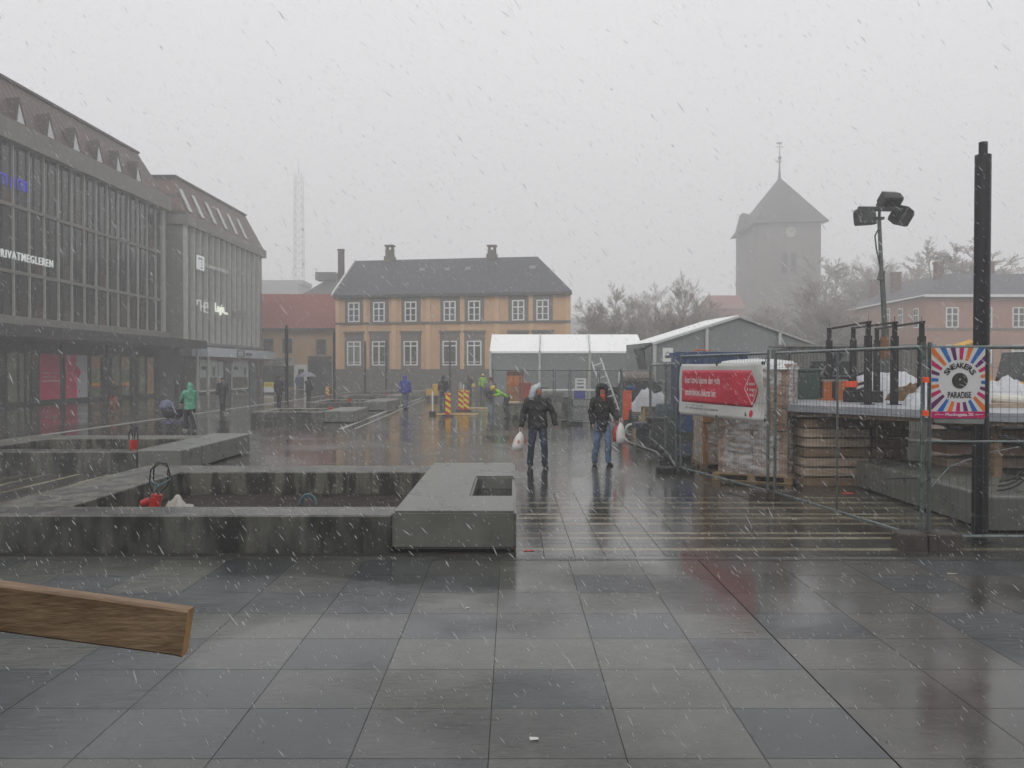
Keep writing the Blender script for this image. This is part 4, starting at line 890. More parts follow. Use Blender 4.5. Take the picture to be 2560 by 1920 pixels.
def wrapped(label, x, y, rz, w_, d_, h, base, mt, topm=None, layers=5, seed=1):
    t = thing('wrapped_goods', label, 'wrapped goods', (x, y, base), rz, 'film wrapped loads on pallets'); r = random.Random(seed)
    rings = []; n = 28
    for j in range(22):
        z_ = h*j/21; ring = []
        for i in range(n):
            a = 2*pi*i/n; cx_, cy_ = cos(a), sin(a); m_ = max(abs(cx_), abs(cy_)); k = 1/m_
            k = k*(.93 if m_ < .8 else 1)
            wob = 1+.018*mnoise.noise(Vector((cx_*2, cy_*2, z_*3+seed)))-.012*(1 if (j % 4 == 0) else 0)
            ring.append(Vector((cx_*k*w_/2*wob, cy_*k*d_/2*wob, z_)))
        rings.append(ring)
    nl = max(3, int(h/.36)); hl_ = h/nl
    for j in range(nl):
        for i in (-1, 1):
            b = MB(); o1, o2, o3 = r.uniform(-.02,.02), r.uniform(-.02,.02), r.uniform(-.02,.0); M2 = Matrix.Rotation(r.uniform(-.02,.02),4,'Z')
            b.bevbox(min(0,i*w_/2)+o1*.3+.004, max(0,i*w_/2)+o1*.3-.004, -d_/2+o2, d_/2+o2, j*hl_, (j+1)*hl_-.014, .02, 0, M2); b.build('carton', mt, t)
            b = MB(); b.box(i*w_/4-.03, i*w_/4+.03, -d_/2+o2-.004, -d_/2+o2+.0, j*hl_+.01, (j+1)*hl_-.04, 0, M2); b.build('tape', mat('tape_brown',(120,98,74),.3), t)
    b = MB(); b.loft([[Vector((p.x*1.05,p.y*1.06,p.z*1.003)) for p in q] for q in rings], cap=False); b.build('wrap_film', m_shell, t, smooth=False, fix=False)
    if topm:
        b = MB(); vs = []; nn = 12
        for j in range(nn+1):
            for i in range(nn+1):
                u, v = i/nn-.5, j/nn-.5; e = max(abs(u), abs(v)); vs.append((u*w_*1.04, v*d_*1.06, h+.03+.06*(1-e*2)+.03*mnoise.noise(Vector((u*7,v*7,seed)))-(.14 if e > .47 else 0)))
        b.add(vs, [(j*(nn+1)+i, j*(nn+1)+i+1, (j+1)*(nn+1)+i+1, (j+1)*(nn+1)+i) for j in range(nn) for i in range(nn)]); b.build('cover_film', topm, t, smooth=True)
    return t
ang = atan2(PA1[1]-PA0[1], PA1[0]-PA0[0])
pallet('pallet under the pale wrapped load behind the banner fence', 4.80, 16.75, radians(-30), 1.5, 1.05)
wrapped('tall pale brown film wrapped load with white plastic on top, behind the banner', 4.80, 16.78, radians(-30), 1.34, .92, 2.12, .154, m_wrap, m_film, seed=2)
pallet('wet dark pallet under the plywood coloured load beyond the pale wrapped one', 4.62, 18.75, radians(0), 1.2, 1.0, mt=m_wet)
wrapped('brown plywood coloured load just beyond the pale wrapped one, left of it', 4.60, 18.75, radians(0), 1.1, 1.0, 1.75, .154, mat('ply_brown',(164,122,78),.4,2,.3,.3,8), seed=5)
wrapped('narrow reddish brown load standing right of the pale wrapped one', 5.42, 17.7, radians(0), .5, .6, 2.28, .0, m_wrap2, seed=8)
# slatted crate stacks
def slat_crate(label, x, y, rz, w_, d_, z0, n, sh=.145, gap=.035, mt=None, group='slatted wooden collars stacked beside the deck'):
    t = thing('slatted_crate', label, 'wooden crate', (x, y, z0), rz, group); r = random.Random(int(x*10)+n)
    for k in range(n):
        b = MB(); z_ = k*(sh+gap); j = r.uniform(-.02,.02); j2 = r.uniform(-.015,.015)
        b.box(-w_/2+j, w_/2+j, -d_/2+j2, -d_/2+.025+j2, z_, z_+sh); b.box(-w_/2+j, w_/2+j, d_/2-.025, d_/2, z_, z_+sh)
        b.box(-w_/2+j, -w_/2+.025+j, -d_/2+.025+j2, d_/2-.025, z_, z_+sh); b.box(w_/2-.025+j, w_/2+j, -d_/2+.025+j2, d_/2-.025, z_, z_+sh)
        b.build('board_ring', mt or (m_grw if k % 3 else m_wet), t)
    b = MB()
    for (u, v) in ((-1,-1),(1,-1),(1,1),(-1,1)): b.box(u*(w_/2-.07)-.03, u*(w_/2-.07)+.03, v*(d_/2-.06)-.03, v*(d_/2-.06)+.03, 0, n*(sh+gap)-gap-.005)
    b.build('corner_post', m_wet, t); return t
slat_crate('slatted crate stack right of the wrapped loads, under the left end of the deck', 5.98, 16.25, radians(0), 1.2, .9, .009, 7)
slat_crate('darker slatted crate stack under the middle of the deck', 6.95, 16.2, radians(0), .62, .9, .009, 7, mt=m_wet)
# long plank stack under the right part of the deck
t = thing('plank_stack', 'stack of long wet brown planks under the right half of the deck', 'plank stack', (6.85, 14.9, 0), radians(0))
for k in range(5):
    b = MB(); z_ = .48+k*.235; b.box(.55, 7.2, -.3-.03*(k%2), .25, z_, z_+.155); b.build('plank', mat('plank_redbrown',(180,146,130),.55,1.6,.35,.2,12,stretch=(.5,1,5)) if k % 2 else m_grw, t)
for x_ in (.9, 3.6, 6.6): b = MB(); b.box(x_-.05, x_+.05, -.28, .22, 0, .48); b.build('support', m_wet, t)
for k in range(4):
    z_ = .48+k*.235+.155
    for x_ in (1.2, 3.9, 6.4): b = MB(); b.box(x_-.05, x_+.05, -.26, .22, z_, z_+.08); b.build('spacer', m_wet, t)

# the deck and what stands on it
dz = 1.50; t = thing('deck', 'pale grey wet deck carrying black frames and white bundles', 'deck')
DP = [(5.15,16.1),(7.35,12.75),(13.5,13.2),(13.5,22),(6.2,22)]
b = MB(); b.prism(DP, dz-.13, dz, axis='z'); b.build('deck_board', mat('deck_grey', (156,160,168), .35, 1.2, .2, .1, 30), t)
b = MB(); b.prism([(5.2,16.15),(7.38,12.82),(13.4,13.26),(13.4,21.9),(6.22,21.9)], dz-.2, dz-.13, axis='z'); b.build('deck_frame', m_wet, t)
for (x_, y_) in ((7.5,13.3),(10.3,13.5),(13.1,13.6),(6.5,21.5),(12.9,21.5),(9.5,21.5),(9.0,17)): b = MB(); b.box(x_-.06,x_+.06,y_-.06,y_+.06,.0,dz-.2); b.build('leg', m_wet, t)
m_fr = mat('frame_black', (38,33,34), .5, 3, .4, .2)
for i, (a, c_) in enumerate((((2072.7,18.8,820),(2170,16.0,803)),((2132.8,18.8,818),(2236,15.9,804)),((2191.7,18.8,820),(2303.7,15.6,803)))):
    t = thing('black_frame', ['left', 'middle', 'right'][i]+' one of the three black two post frames on the deck', 'metal frame', (X(a[0],a[1],1.5), a[1], dz), 0, 'black two post frames on the deck')
    o_ = Vector((X(a[0],a[1],1.5), a[1], dz)); tops = []
    for (px, Y, py) in (a, c_):
        p = Vector((X(px,Y,2.2), Y, dz))-o_; h_ = Z(py,Y)-dz; b = MB(); b.box(p.x-.055,p.x+.055,p.y-.055,p.y+.055,0,h_-.27); b.box(p.x-.036,p.x+.036,p.y-.036,p.y+.036,h_-.27,h_); b.cyl(p.x,p.y,h_,h_+.1,.006,n=5); b.box(p.x-.1,p.x+.1,p.y-.1,p.y+.1,0,.015); b.build('post', m_fr, t)
        tops.append(p+Vector((0,0,h_-.02)))
    d = (tops[1]-tops[0]).normalized()*.14
    b = MB(); n_ = Vector((.02,0,0)); u_ = Vector((0,0,.02)); q0_, q1_ = tops[0]-d, tops[1]+d; 
    b.add([q0_-n_-u_,q0_+n_-u_,q0_+n_+u_,q0_-n_+u_,q1_-n_-u_,q1_+n_-u_,q1_+n_+u_,q1_-n_+u_],[(0,1,2,3),(4,5,6,7),(0,1,5,4),(1,2,6,5),(2,3,7,6),(3,0,4,7)]); b.build('top_bar', m_fr, t)
def heap(name, label, cat, x, y, z, rx, ry, h, mt, seed=0, n=44, rough_=.35, group=None):
    g = MB(); vs = []
    for j in range(n+1):
        for i in range(n+1):
            u, v = i/n*2-1, j/n*2-1; r_ = sqrt(u*u+v*v)
            e = max(0, 1-r_**2.6); k = mnoise.noise(Vector((u*2.1+seed, v*2.1, seed*.7))); k2 = abs(mnoise.noise(Vector((u*3.2+seed, v*3.2, seed)))) ; 
            k3 = 1-abs(mnoise.noise(Vector((u*3.4-v*1.6+seed, v*2.2+u, seed*1.3))))*2; zz = h*(e**.7)*((.85+rough_*1.4*k+.16*max(k3,0)))-h*.18*k2*(e>0.02); 
            rr_ = 1+.12*mnoise.noise(Vector((u*3, v*3+seed, 0))); vs.append((u*rx*rr_, v*ry*rr_, max(zz, 0)))
    g.add(vs, [(j*(n+1)+i, j*(n+1)+i+1, (j+1)*(n+1)+i+1, (j+1)*(n+1)+i) for j in range(n) for i in range(n)])
    fl = []
    for f in g.f:
        if any(g.v[q][2] > 0.0005 for q in f): fl.append(f)
    g.f = fl; g.m = [0]*len(fl)
    return tag(g.build(name, mt, None, (x,y,z), smooth=True), label, cat, group)
m_tarp = mat('tarp_white', (186,188,192), .3, 3, .12, .5, 5, dist=.01); m_tarpg = mat('tarp_grey', (150,156,158), .3, 3, .2, .4, 5)
heap('tarpaulin', 'crumpled white tarpaulin over a pile between the black frames', 'tarpaulin', X(2225,19.5,1.5), 19.5, dz, 1.15, .8, .56, m_tarp, 3)
heap('tarpaulin', 'lower white plastic bundle hanging over the deck edge by the near fence post', 'tarpaulin', X(2320,15.5,1.5), 15.5, dz, .42, .4, .36, m_tarp, 9)
heap('tarpaulin', 'white crumpled sacks on the deck seen right of the sneaker sign', 'tarpaulin', X(2500,16.5,1.5), 16.5, dz, .7, .6, .42, m_tarp, 12)
heap('tarpaulin', 'second white bundle farther right on the deck at the picture edge', 'tarpaulin', X(2560,17,1.5), 17, dz, .6, .5, .3, m_tarp, 14)
heap('rubble_heap', 'brown rubble and boards under the white tarpaulin on the deck', 'rubble heap', X(2290,18.2,1.5), 18.2, dz, .6, .5, .34, mat('rubble_brown',(112,88,62),.9,9,.5,.6,12), 21)
o = MB(); o.tube([(0,0,.16),(.35,-.3,.12),(.55,-.65,.08)], [.09,.08,.075], 12, 0); o.tube([(.55,-.65,.08),(.6,-.73,.07)], .085, 12, 1)
tag(o.build('foam_roll', [mat('foam_white',(205,205,196),.5), mat('foam_yellow',(204,200,120),.6)], None, (X(2480,15,1.5),15,dz)), 'pale roll with yellowish end lying across the deck edge right of the sign', 'roll')
t = thing('equipment_case', 'black equipment case leaning open on the left part of the deck', 'equipment case', (X(2065,19.6,1.5), 19.6, dz))
b = MB(); b.bevbox(-.5,.45,-.25,.25,0,.5,.03); b.build('case_body', m_fl, t)
M_ = Matrix.Translation((.1,-.1,.75)) @ Matrix.Rotation(radians(32),4,'Y'); b = MB(); b.box(-.12,.12,-.03,.03,-.36,.36,0,M_); b.box(-.08,.08,-.04,-.03,-.32,.32,1,M_); b.build('case_lid', [m_galv, m_fl], t)
t = thing('plastic_bin', 'dark green plastic container at the left end of the deck', 'container', (X(2000,19.0,1.5), 19.0, dz)); b = MB(); b.bevbox(-.32,.36,-.3,.3,0,.62,.05); b.build('bin_body', mat('bin_green',(62,80,72),.5,3,.3), t); b = MB(); b.bevbox(-.35,.39,-.33,.33,.62,.68,.03); b.build('bin_lid', mat('bin_green',(62,80,72),.5), t)
for k, px in enumerate((2066, 2098)):
    t = thing('trestle', ('left' if k == 0 else 'right')+' of the two orange steel stands behind the left black frame', 'trestle', (X(px,18.2,1.5), 18.2, dz), 0, 'orange stands on the deck'); m_o = mat('steel_orange',(176,98,50),.5,4,.2)
    b = MB(); b.box(-.10,.16,-.05,.05,.40,.44); b.build('top_plate', mat('plate_grey',(140,140,136),.5), t); b = MB(); b.box(-.07,.1,-.04,.04,.04,.40); b.build('upright', m_o, t); b = MB(); b.box(-.14,.18,-.09,.09,0,.04); b.build('foot', m_o, t)
t = thing('bracket_bundle', 'bundle of dark brackets with an orange tip between the black frames', 'bracket bundle', (X(2160,17.2,1.5), 17.2, dz))
b = MB()
for (u, v, q) in ((-.12,.3,.42),(-.1,.28,.62),(.0,.2,.3)): b.tube([(-.3,0,q-.12),(.15,.1,q)], .03, 6)
b.box(-.35,.3,-.2,.2,0,.22); b.build('bracket', m_fr, t); b = MB(); b.box(-.4,-.16,-.08,0,.30,.42); b.build('bracket_tip', mat('clamp_orange',(240,88,40),.5), t)
t = thing('corrugated_shed', 'low grey corrugated metal shed behind the deck', 'shed', (X(1975,30,1), 30, 0)); g = MB(); w_ = X(2330,30,1)-X(1975,30,1); n = 60
pts = []
for i in range(n*2+1): pts.append((w_*i/(2*n), .05*(i%2)))
vs = [(x_,y_,0) for x_,y_ in pts]+[(x_,y_,2.95) for x_,y_ in pts]; m_ = len(pts); g.add(vs, [(i,i+1,i+1+m_,i+m_) for i in range(m_-1)]); g.build('wall', mat('corrugated_grey',(128,128,124),.5,2,.2), t, fix=False)
b = MB(); b.box(0,w_,.12,2.2,0,2.9); b.build('body', m_gl2, t); b = MB(); b.box(-.1,w_+.1,-.08,2.3,2.95,3.03); b.build('roof', mat('corrugated_grey',(128,128,124),.5), t)
for k, (px, w2) in enumerate(((2062,.34),(2105,.26))):
    t = thing('control_box', ('left' if k == 0 else 'right')+' small black box standing on posts before the corrugated shed', 'box', (X(px,22.6,2), 22.6, 0), 0, 'black boxes before the shed'); b = MB(); b.bevbox(-w2,w2,-.15,.15,2.0,2.38,.03); b.build('box_body', m_fl, t); b = MB(); b.box(-.03,.03,-.03,.03,0,2.0); b.build('post', m_galv, t)
# excavator far right behind the sign
t = thing('excavator', 'yellow excavator seen through the fence right of the sneaker sign', 'excavator', (X(2510,30,1), 30, 0), radians(15)); m_y = mat('machine_yellow',(206,160,56),.5,2,.3)
b = MB(); b.bevbox(-1.3,1.5,-.9,.9,.9,1.75,.12); b.build('body', m_y, t); b = MB(); b.prism([(-.2,1.75),(1.0,1.75),(.9,2.75),(.1,2.75)], -.8, .2); b.build('cab', m_gl1, t)
b = MB(); b.tube([(-.9,-.2,1.7),(-1.8,-.3,3.0),(-3.0,-.4,2.7)], [.22,.2,.16], 6); b.build('boom', m_y, t); b = MB(); b.tube([(-3.0,-.4,2.75),(-3.4,-.45,1.5)], [.14,.12], 6); b.build('dipper', m_y, t); b = MB(); b.prism([(-3.8,.9),(-3.2,.8),(-3.1,1.5),(-3.5,1.6)], -.8, 0); b.build('bucket', m_fl, t)
for s_ in (-.9, .9): b = MB(); b.prism([(-1.6,.15),(-1.3,0),(1.5,0),(1.8,.15),(1.8,.6),(1.5,.8),(-1.3,.8),(-1.6,.6)], s_-.22, s_+.22); b.build('track', m_fl, t)
# loose cable loop on the near pole and wire
g = MB()
for r_, o_ in ((.34,0),(.30,.02),(.27,.05)): g.tube([(.05+r_*1.25*sin(a*pi/10), -.06-o_, -r_*cos(a*pi/10)+o_) for a in range(0,11)], .011, 6)
tag(g.build('cable_coil', m_blk, None, (X(2462,10.75,1), 10.62, 1.0)), 'loops of black cable hanging at the near black pole', 'cable')
g = MB(); g.tube([(5.05,10.5,.62),(5.6,11.0,.9),(6.4,11.6,1.02),(8.6,12.0,1.35)], .009, 5); tag(g.build('wire', m_galv), 'thin pale wire drooping behind the right fence panel', 'wire')
g = MB(); pts = [(5.9,13.6,.42),(6.4,13.1,.5),(6.9,12.6,.47),(7.4,12.9,.5),(8.6,12.7,.56)]; g.tube(pts, .012, 5); tag(g.build('cable', m_blk), 'black cable trailing over the right hand planter', 'cable')

# --- blue skip container, boxes, bins, ladder, tarps in the middle distance
t = thing('skip_container', 'blue steel container whose top edge shows above the banner', 'container', (X(1780,27,2.5), 27, 0), radians(-3)); m_bl = mat('container_blue', (34,66,112), .45, 2, .35, .1)
w_ = (X(1868,27,2.5)-X(1692,27,2.5))/2; zt_ = Z(880,27)
b = MB(); b.box(-w_,w_,0,1.3,.2,zt_-.12); b.build('body', m_bl, t)
b = MB(); b.box(-w_-.05,w_+.05,-.09,.0,zt_-.12,zt_); b.box(-w_-.05,w_+.05,1.3,1.38,zt_-.12,zt_); b.build('rim', m_bl, t)
b = MB()
for k in range(9): x_ = -w_+.1+k*(2*w_-.2)/8; b.box(x_-.04,x_+.04,-.08,0,.2,zt_-.13)
b.build('rib', m_bl, t); b = MB(); b.box(-w_,w_,-.02,1.3,0,.19); b.build('skid', m_fl, t)
b = MB(); b.tube([(-w_*.5,-.1,zt_),(-w_*.45,-.05,zt_+.08),(-w_*.2,0,zt_+.04),(-w_*.05,-.05,zt_+.06)], .03, 6); b.build('strap', mat('strap_orange',(196,104,66),.6), t)
t = thing('waste_bin', 'bright orange upright bin standing behind the fence right of the hooded woman', 'bin', (X(1567.5,31.5,1), 31.5, 0)); m_or = mat('bin_orange', (226,86,38), .45, 3, .15)
b = MB(); b.bevbox(-.15,.15,-.15,.15,.32,1.32,.03); b.build('body', m_or, t); b = MB(); b.box(-.17,.17,-.17,.17,1.32,1.38); b.build('lid', m_or, t); b = MB(); b.cyl(0,0,0,.32,.1); b.build('foot', m_fl, t)
b = MB(); b.ell((0,.12,1.45),(.2,.16,.12)); tag(b.build('cloth_bundle', mat('cloth_blue',(40,70,120),.8), None, (X(1574,32,1),31.6,0)), 'blue cloth bundle lying behind the top of the orange bin', 'cloth')
Yb = 42; t = thing('crate', 'white open slatted crate on top of the blue box', 'crate', (X(1451,Yb,1), Yb, 1.19)); g = MB(); s_ = .24
g.box(-s_,s_,-s_,s_,0,.03)
for (u,v) in ((-1,-1),(1,-1),(1,1),(-1,1)): g.box(u*(s_-.02)-.03,u*(s_-.02)+.03,v*(s_-.02)-.03,v*(s_-.02)+.03,.03,.5)
for z_ in (.16,.32,.47): g.box(-s_,s_,-s_-.012,-s_+.008,z_,z_+.06); g.box(-s_,s_,s_-.008,s_+.012,z_,z_+.06); g.box(-s_-.012,-s_+.008,-s_+.03,s_-.03,z_,z_+.06); g.box(s_-.008,s_+.012,-s_+.03,s_-.03,z_,z_+.06)
g.build('frame', m_wht, t)
t = thing('storage_box', 'blue plastic box under the white slatted crate', 'box', (X(1449,Yb,1), Yb, .75)); g = MB(); g.bevbox(-.25,.25,-.25,.25,0,.40,.03); g.build('body', mat('box_blue',(62,66,140),.5,2,.15), t); g = MB(); g.box(-.28,.28,-.28,.28,.40,.44); g.build('lid', mat('box_blue',(62,66,140),.5), t)
t = thing('work_table', 'low grey work table under the blue box and white crate', 'table', (X(1470,Yb,1), Yb, 0)); g = MB(); g.box(-.9,1.1,-.4,.4,.68,.75); g.build('table_top', m_galv, t)
for (u,v) in ((-.8,-.3),(1.0,-.3),(1.0,.3),(-.8,.3)): g = MB(); g.box(u-.04,u+.04,v-.04,v+.04,0,.68); g.build('leg', m_galv, t)
t = thing('ladder', 'aluminium ladder leaning up to the left behind the fence', 'ladder', (X(1545,36,1), 36, 0)); g = MB(); M_ = Matrix.Rotation(radians(-19),4,'Y') @ Matrix.Rotation(radians(-8),4,'X')
for u in (-.2,.2): g.box(u-.03,u+.03,-.02,.02,0,2.75,0,M_)
for k in range(9): g.box(-.2,.2,-.015,.015,.2+k*.29,.24+k*.29,0,M_)
g.build('frame', mat('aluminium',(196,200,200),.35,metal=.3), t)
for k, (lab, z0, w_, h_, m_) in enumerate((('bottom crate of the orange stack behind the fence', .62, .40, .34, mat('crate_tan',(168,132,88),.7,3,.3)), ('second crate of the orange stack behind the fence', .97, .40, .42, mat('crate_ply',(170,118,78),.7,3,.3)), ('bright orange third crate of the stack behind the fence', 1.40, .38, .46, mat('crate_orange',(196,118,50),.6,3,.3)), ('dark topmost crate of the orange stack behind the fence', 1.87, .38, .2, mat('crate_dark',(110,74,48),.7,3,.3)))):
    t = thing('crate', lab, 'crate', (X(1288,40.5,1), 40.5, z0), radians(3*k-4), 'stacked crates behind the work table'); g = MB(); g.bevbox(-w_,w_,-.3,.3,0,h_,.02); g.build('body', m_, t)
    g = MB()
    for z_ in (.06, h_*.5, h_-.12): g.box(-w_-.012,w_+.012,-.315,-.302,z_,z_+.05)
    g.build('slat', m_, t)
g = MB(); g.box(-.5,.5,-.4,.4,0,.62); tag(g.build('pallet_stack', m_wet, None, (X(1290,40.5,1), 40.5, 0)), 'low dark stand under the orange crates', 'stand')
t = thing('rubbish_bin', 'red plastic bin right of the stacked orange crates', 'bin', (X(1313,40,1), 40, 0)); g = MB(); m_rd = mat('bin_red',(164,70,56),.5,2,.2); g.prism([(-.2,.1),(.2,.1),(.26,1.45),(-.26,1.45)], -.25, .25); g.build('body', m_rd, t); g = MB(); g.box(-.29,.29,-.3,.3,1.45,1.55); g.build('lid', m_rd, t)
for s_ in (-.15,.15): g = MB(); g.tube([(s_-.03,.2,.1),(s_+.03,.2,.1)], .1, 12); g.build('wheel', m_fl, t)
t = thing('work_table', 'pale stone block table with a light board on top, beside the crouching worker', 'table', (X(1292,38,1), 38, 0)); g = MB(); g.bevbox(-.95,-.1,-.4,.4,0,.33,.04); g.bevbox(-.9,-.05,-.38,.38,.34,.66,.04); g.bevbox(.0,.55,-.4,.4,0,.33,.04); g.bevbox(.02,.6,-.38,.38,.34,.66,.04); g.build('stone_block', mat('stone_block_grey',(120,122,112),.7,3,.3,.5,10), t)
g = MB(); g.box(-.55,1.0,-.5,.5,.67,.73); g.build('board', mat('board_pale',(196,180,150),.5), t)
heap('tarpaulin', 'large white tarpaulin covered pile behind the fence left of the banner', 'tarpaulin', X(1625,33,1), 33, .55, .78, .6, .8, m_tarp, 31)
g = MB(); g.box(-1.1,1.0,-.6,.6,0,.56); tag(g.build('timber_stack', m_wet, None, (X(1622,33,1), 33, 0)), 'dark timber stack under the large white tarpaulin', 'timber stack')
t = thing('wrapped_roll', 'pale brown wrapped roll lying on top of the goods behind the fence', 'roll', (X(1598,36,1), 36, 1.62)); g = MB(); g.tube([(-.75,0,.2),(.6,0,.2)], .26, 12); g.build('roll_body', mat('roll_beige',(128,118,110),.6,3,.3), t); g = MB(); g.tube([(-.85,0,.2),(-.75,0,.2)], .24, 12); g.build('end_cap', m_wht, t)
g = MB(); g.box(-.9,.8,-.4,.4,0,1.64); tag(g.build('goods_stack', m_blockd, None, (X(1600,36.5,1), 36.2, 0)), 'dark stack of goods under the wrapped roll', 'goods stack')
# cable reel
t = thing('cable_reel', 'dark cable reel lying on its rim beside the grey coiled hose', 'cable reel', (X(1592,28.6,1), 28.6, 0)); g = MB(); g.tube([(-.22,0,.42),(-.18,0,.42)], .42, 20); g.build('flange', m_fl, t); g = MB(); g.tube([(.18,0,.42),(.22,0,.42)], .42, 20); g.build('flange', m_fl, t); g = MB(); g.tube([(-.18,0,.42),(.18,0,.42)], .28, 16); g.build('drum', m_blk, t)
g = MB()
for k in range(4): g.tube([((.19-.012*k)*cos(a*pi/10), -.03*k, .21+(.19-.012*k)*sin(a*pi/10)) for a in range(21)], .018, 6)
tag(g.build('hose_coil', mat('hose_grey',(160,166,162),.5), None, (X(1577,27.8,.3), 27.8, 0)), 'coil of pale grey hose standing at the foot of the cable reel', 'hose')
heap('rope_pile', 'tangled pile of tan rope and net beside the cable reel', 'rope pile', X(1608,27.5,.3), 27.5, 0, .33, .35, .6, mat('rope_tan',(150,128,92),.8,14,.6,1,20), 41, rough_=.8)
rr = random.Random(5)
cl = [(1630,26.3,.5,.55,(40,44,54),'dark blue grey box heap left of the banner, nearest the fence'),(1655,25.5,.42,.75,(34,34,36),'black toolbox stack partly hidden by the banner post'),(1668,28.0,.4,1.05,(70,88,96),'teal grey crate beyond the banner edge'),(1640,29.5,.5,.9,(104,84,60),'brown wooden box behind the fence left of the banner'),(1540,37,.55,1.5,(58,60,56),'dark covered goods just right of the ladder foot'),(1515,38,.5,1.1,(92,94,86),'grey stone pallet load behind the hooded woman'),(1372,40,.6,1.15,(100,102,94),'grey stone block load right of the hooded man'),(1405,41.5,.5,.85,(72,74,66),'dark stone load left of the blue box'),(1340,43,.7,1.3,(86,88,84),'grey load hidden behind the hooded man')]
for (px, Y, hw_, h_, c_, lab) in cl:
    t = thing('site_load', lab, 'building material', (X(px,Y,.5), Y, 0), rr.uniform(-.3,.3), 'stacked building material behind the fence'); m_ = mat('load_%d' % px, c_, .6, 4, .45, .6, 8)
    zz = 0
    k = 0
    while zz < h_-.08 and k < 6:
        g = MB(); hh = min(rr.uniform(.22,.4), h_-zz); q = hw_*rr.uniform(.8,1); o_ = rr.uniform(-.06,.06); g.bevbox(-q+o_, q+o_, -hw_*.7, hw_*.7, zz, zz+hh-.015, .03); g.build('layer', m_ if k % 2 == 0 else mat('load_b%d' % px, tuple(min(255,int(v*1.25)) for v in c_), .6, 4, .4), t); zz += hh; k += 1
g = MB(); g.box(-1.5,1.6,-.035,.035,0,.06); tag(g.build('white_pipe', m_wht, None, (X(1400,41,1.2),39.9,1.18)), 'long white pipe lying across the stone loads behind the fence', 'pipe')

# --- white marquees
m_pvc = mat('marquee_roof_white', (238,240,238), .4, .5, .03, spec=.3); m_side = mat('marquee_side_grey', (128,132,132), .5, .6, .12, .2, 3); m_al = mat('marquee_frame', (190,192,190), .4, metal=.2)
Y1 = 50; t = thing('marquee', 'long low white roofed tent with its eaves towards the camera', 'marquee', (X(1224,Y1,3.2), Y1, 0)); ox = t.location.x; W1 = X(1610,Y1,3.2)-ox; ez = Z(878,Y1); rzz = Z(836,Y1+2.6)
b = MB(); x0_, x1_ = X(1230,52.6,4.2)-ox, X(1594,52.6,4.2)-ox; b.add([(0,0,ez),(W1,0,ez),(x1_,2.6,rzz),(x0_,2.6,rzz),(W1,5.2,ez),(0,5.2,ez),(0,0,ez-.12),(W1,0,ez-.12)], [(0,1,2,3),(3,2,4,5),(0,3,5),(1,4,2),(6,7,1,0)]); b.build('roof', m_pvc, t, fix=False)
b = MB(); b.box(.05,W1-.05,.06,.1,.05,ez-.1); b.box(.05,.09,.1,5.1,.05,ez-.1); b.box(W1-.09,W1-.05,.1,5.1,.05,ez-.1); b.box(.05,W1-.05,5.1,5.14,.05,ez-.1); b.build('side_wall', m_side, t)
for px in (1226, 1349, 1474, 1606):
    x_ = X(px,Y1,3)-ox; b = MB(); b.box(x_-.06,x_+.06,-.06,.05,0,ez); b.build('post', m_al, t)
    if px in (1349,1474): 
        xt = X(px+ (2 if px==1349 else -3),52.6,4.2)-ox; b = MB(); b.tube([(x_,-.03,ez+.03),(xt,2.6,rzz+.03)], .05, 4); b.build('roof_beam', m_al, t)
Y2 = 39.5; xL, yL = X(1630,39.5,3.3), 39.5; xR, yR = X(2056,45.3,3.3), 45.3; t = thing('marquee', 'large gabled white tent right of the low one, gable end with white frame', 'marquee', (xL, yL, 0)); zL = Z(856,39.5); zR = Z(865,45.3); ym = (yL+yR)/2-.1
xP = X(1846,ym,4.8); zP = Z(788,ym); o_ = Vector((xL,yL,0)); bk = Vector((-.6,4.4,0))
A_, B_, P_ = Vector((xL,yL,zL))-o_, Vector((xR,yR,zR))-o_, Vector((xP,ym,zP))-o_
b = MB(); q = Vector((-.04,-.06,0)); b.add([A_+q,P_+q,B_+q,A_+bk,P_+bk,B_+bk, A_+q+Vector((0,0,-.1)), P_+q+Vector((0,0,-.12)), B_+q+Vector((0,0,-.1))], [(0,1,4,3),(1,2,5,4),(6,7,1,0),(7,8,2,1)]); b.build('roof', m_pvc, t, fix=False)
b = MB(); b.add([Vector((0,0,0))+Vector((.05,.05,0)), Vector((B_.x,B_.y,0)), B_, P_+Vector((0,0,-.05)), A_+Vector((.05,.05,0))], [(0,1,2,3,4)]); b.add([Vector((.05,.05,0)), Vector((bk.x,bk.y,0)), A_+bk, A_+Vector((.05,.05,0))], [(0,1,2,3)]); b.add([Vector((B_.x,B_.y,0)), Vector((B_.x+bk.x,B_.y+bk.y,0)), B_+bk, B_], [(0,1,2,3)]); b.build('side_wall', m_side, t, fix=False)
def gz(k): # point on gable eave line at fraction k
    p = A_.lerp(B_, k); p.z = (A_.z+(P_.z-A_.z)*(k/.5)) if k < .5 else (P_.z+(B_.z-P_.z)*((k-.5)/.5)); return p
for k in (.012, .29, .72, .99): p = gz(k); b = MB(); b.box(p.x-.07,p.x+.07,p.y-.14,p.y-.03,0,p.z-.1); b.build('post', m_al, t)
for (u, v) in ((A_,P_),(P_,B_)): b = MB(); b.tube([u+Vector((0,-.14,-.08)), v+Vector((0,-.14,-.08))], .07, 4); b.build('gable_beam', m_al, t)
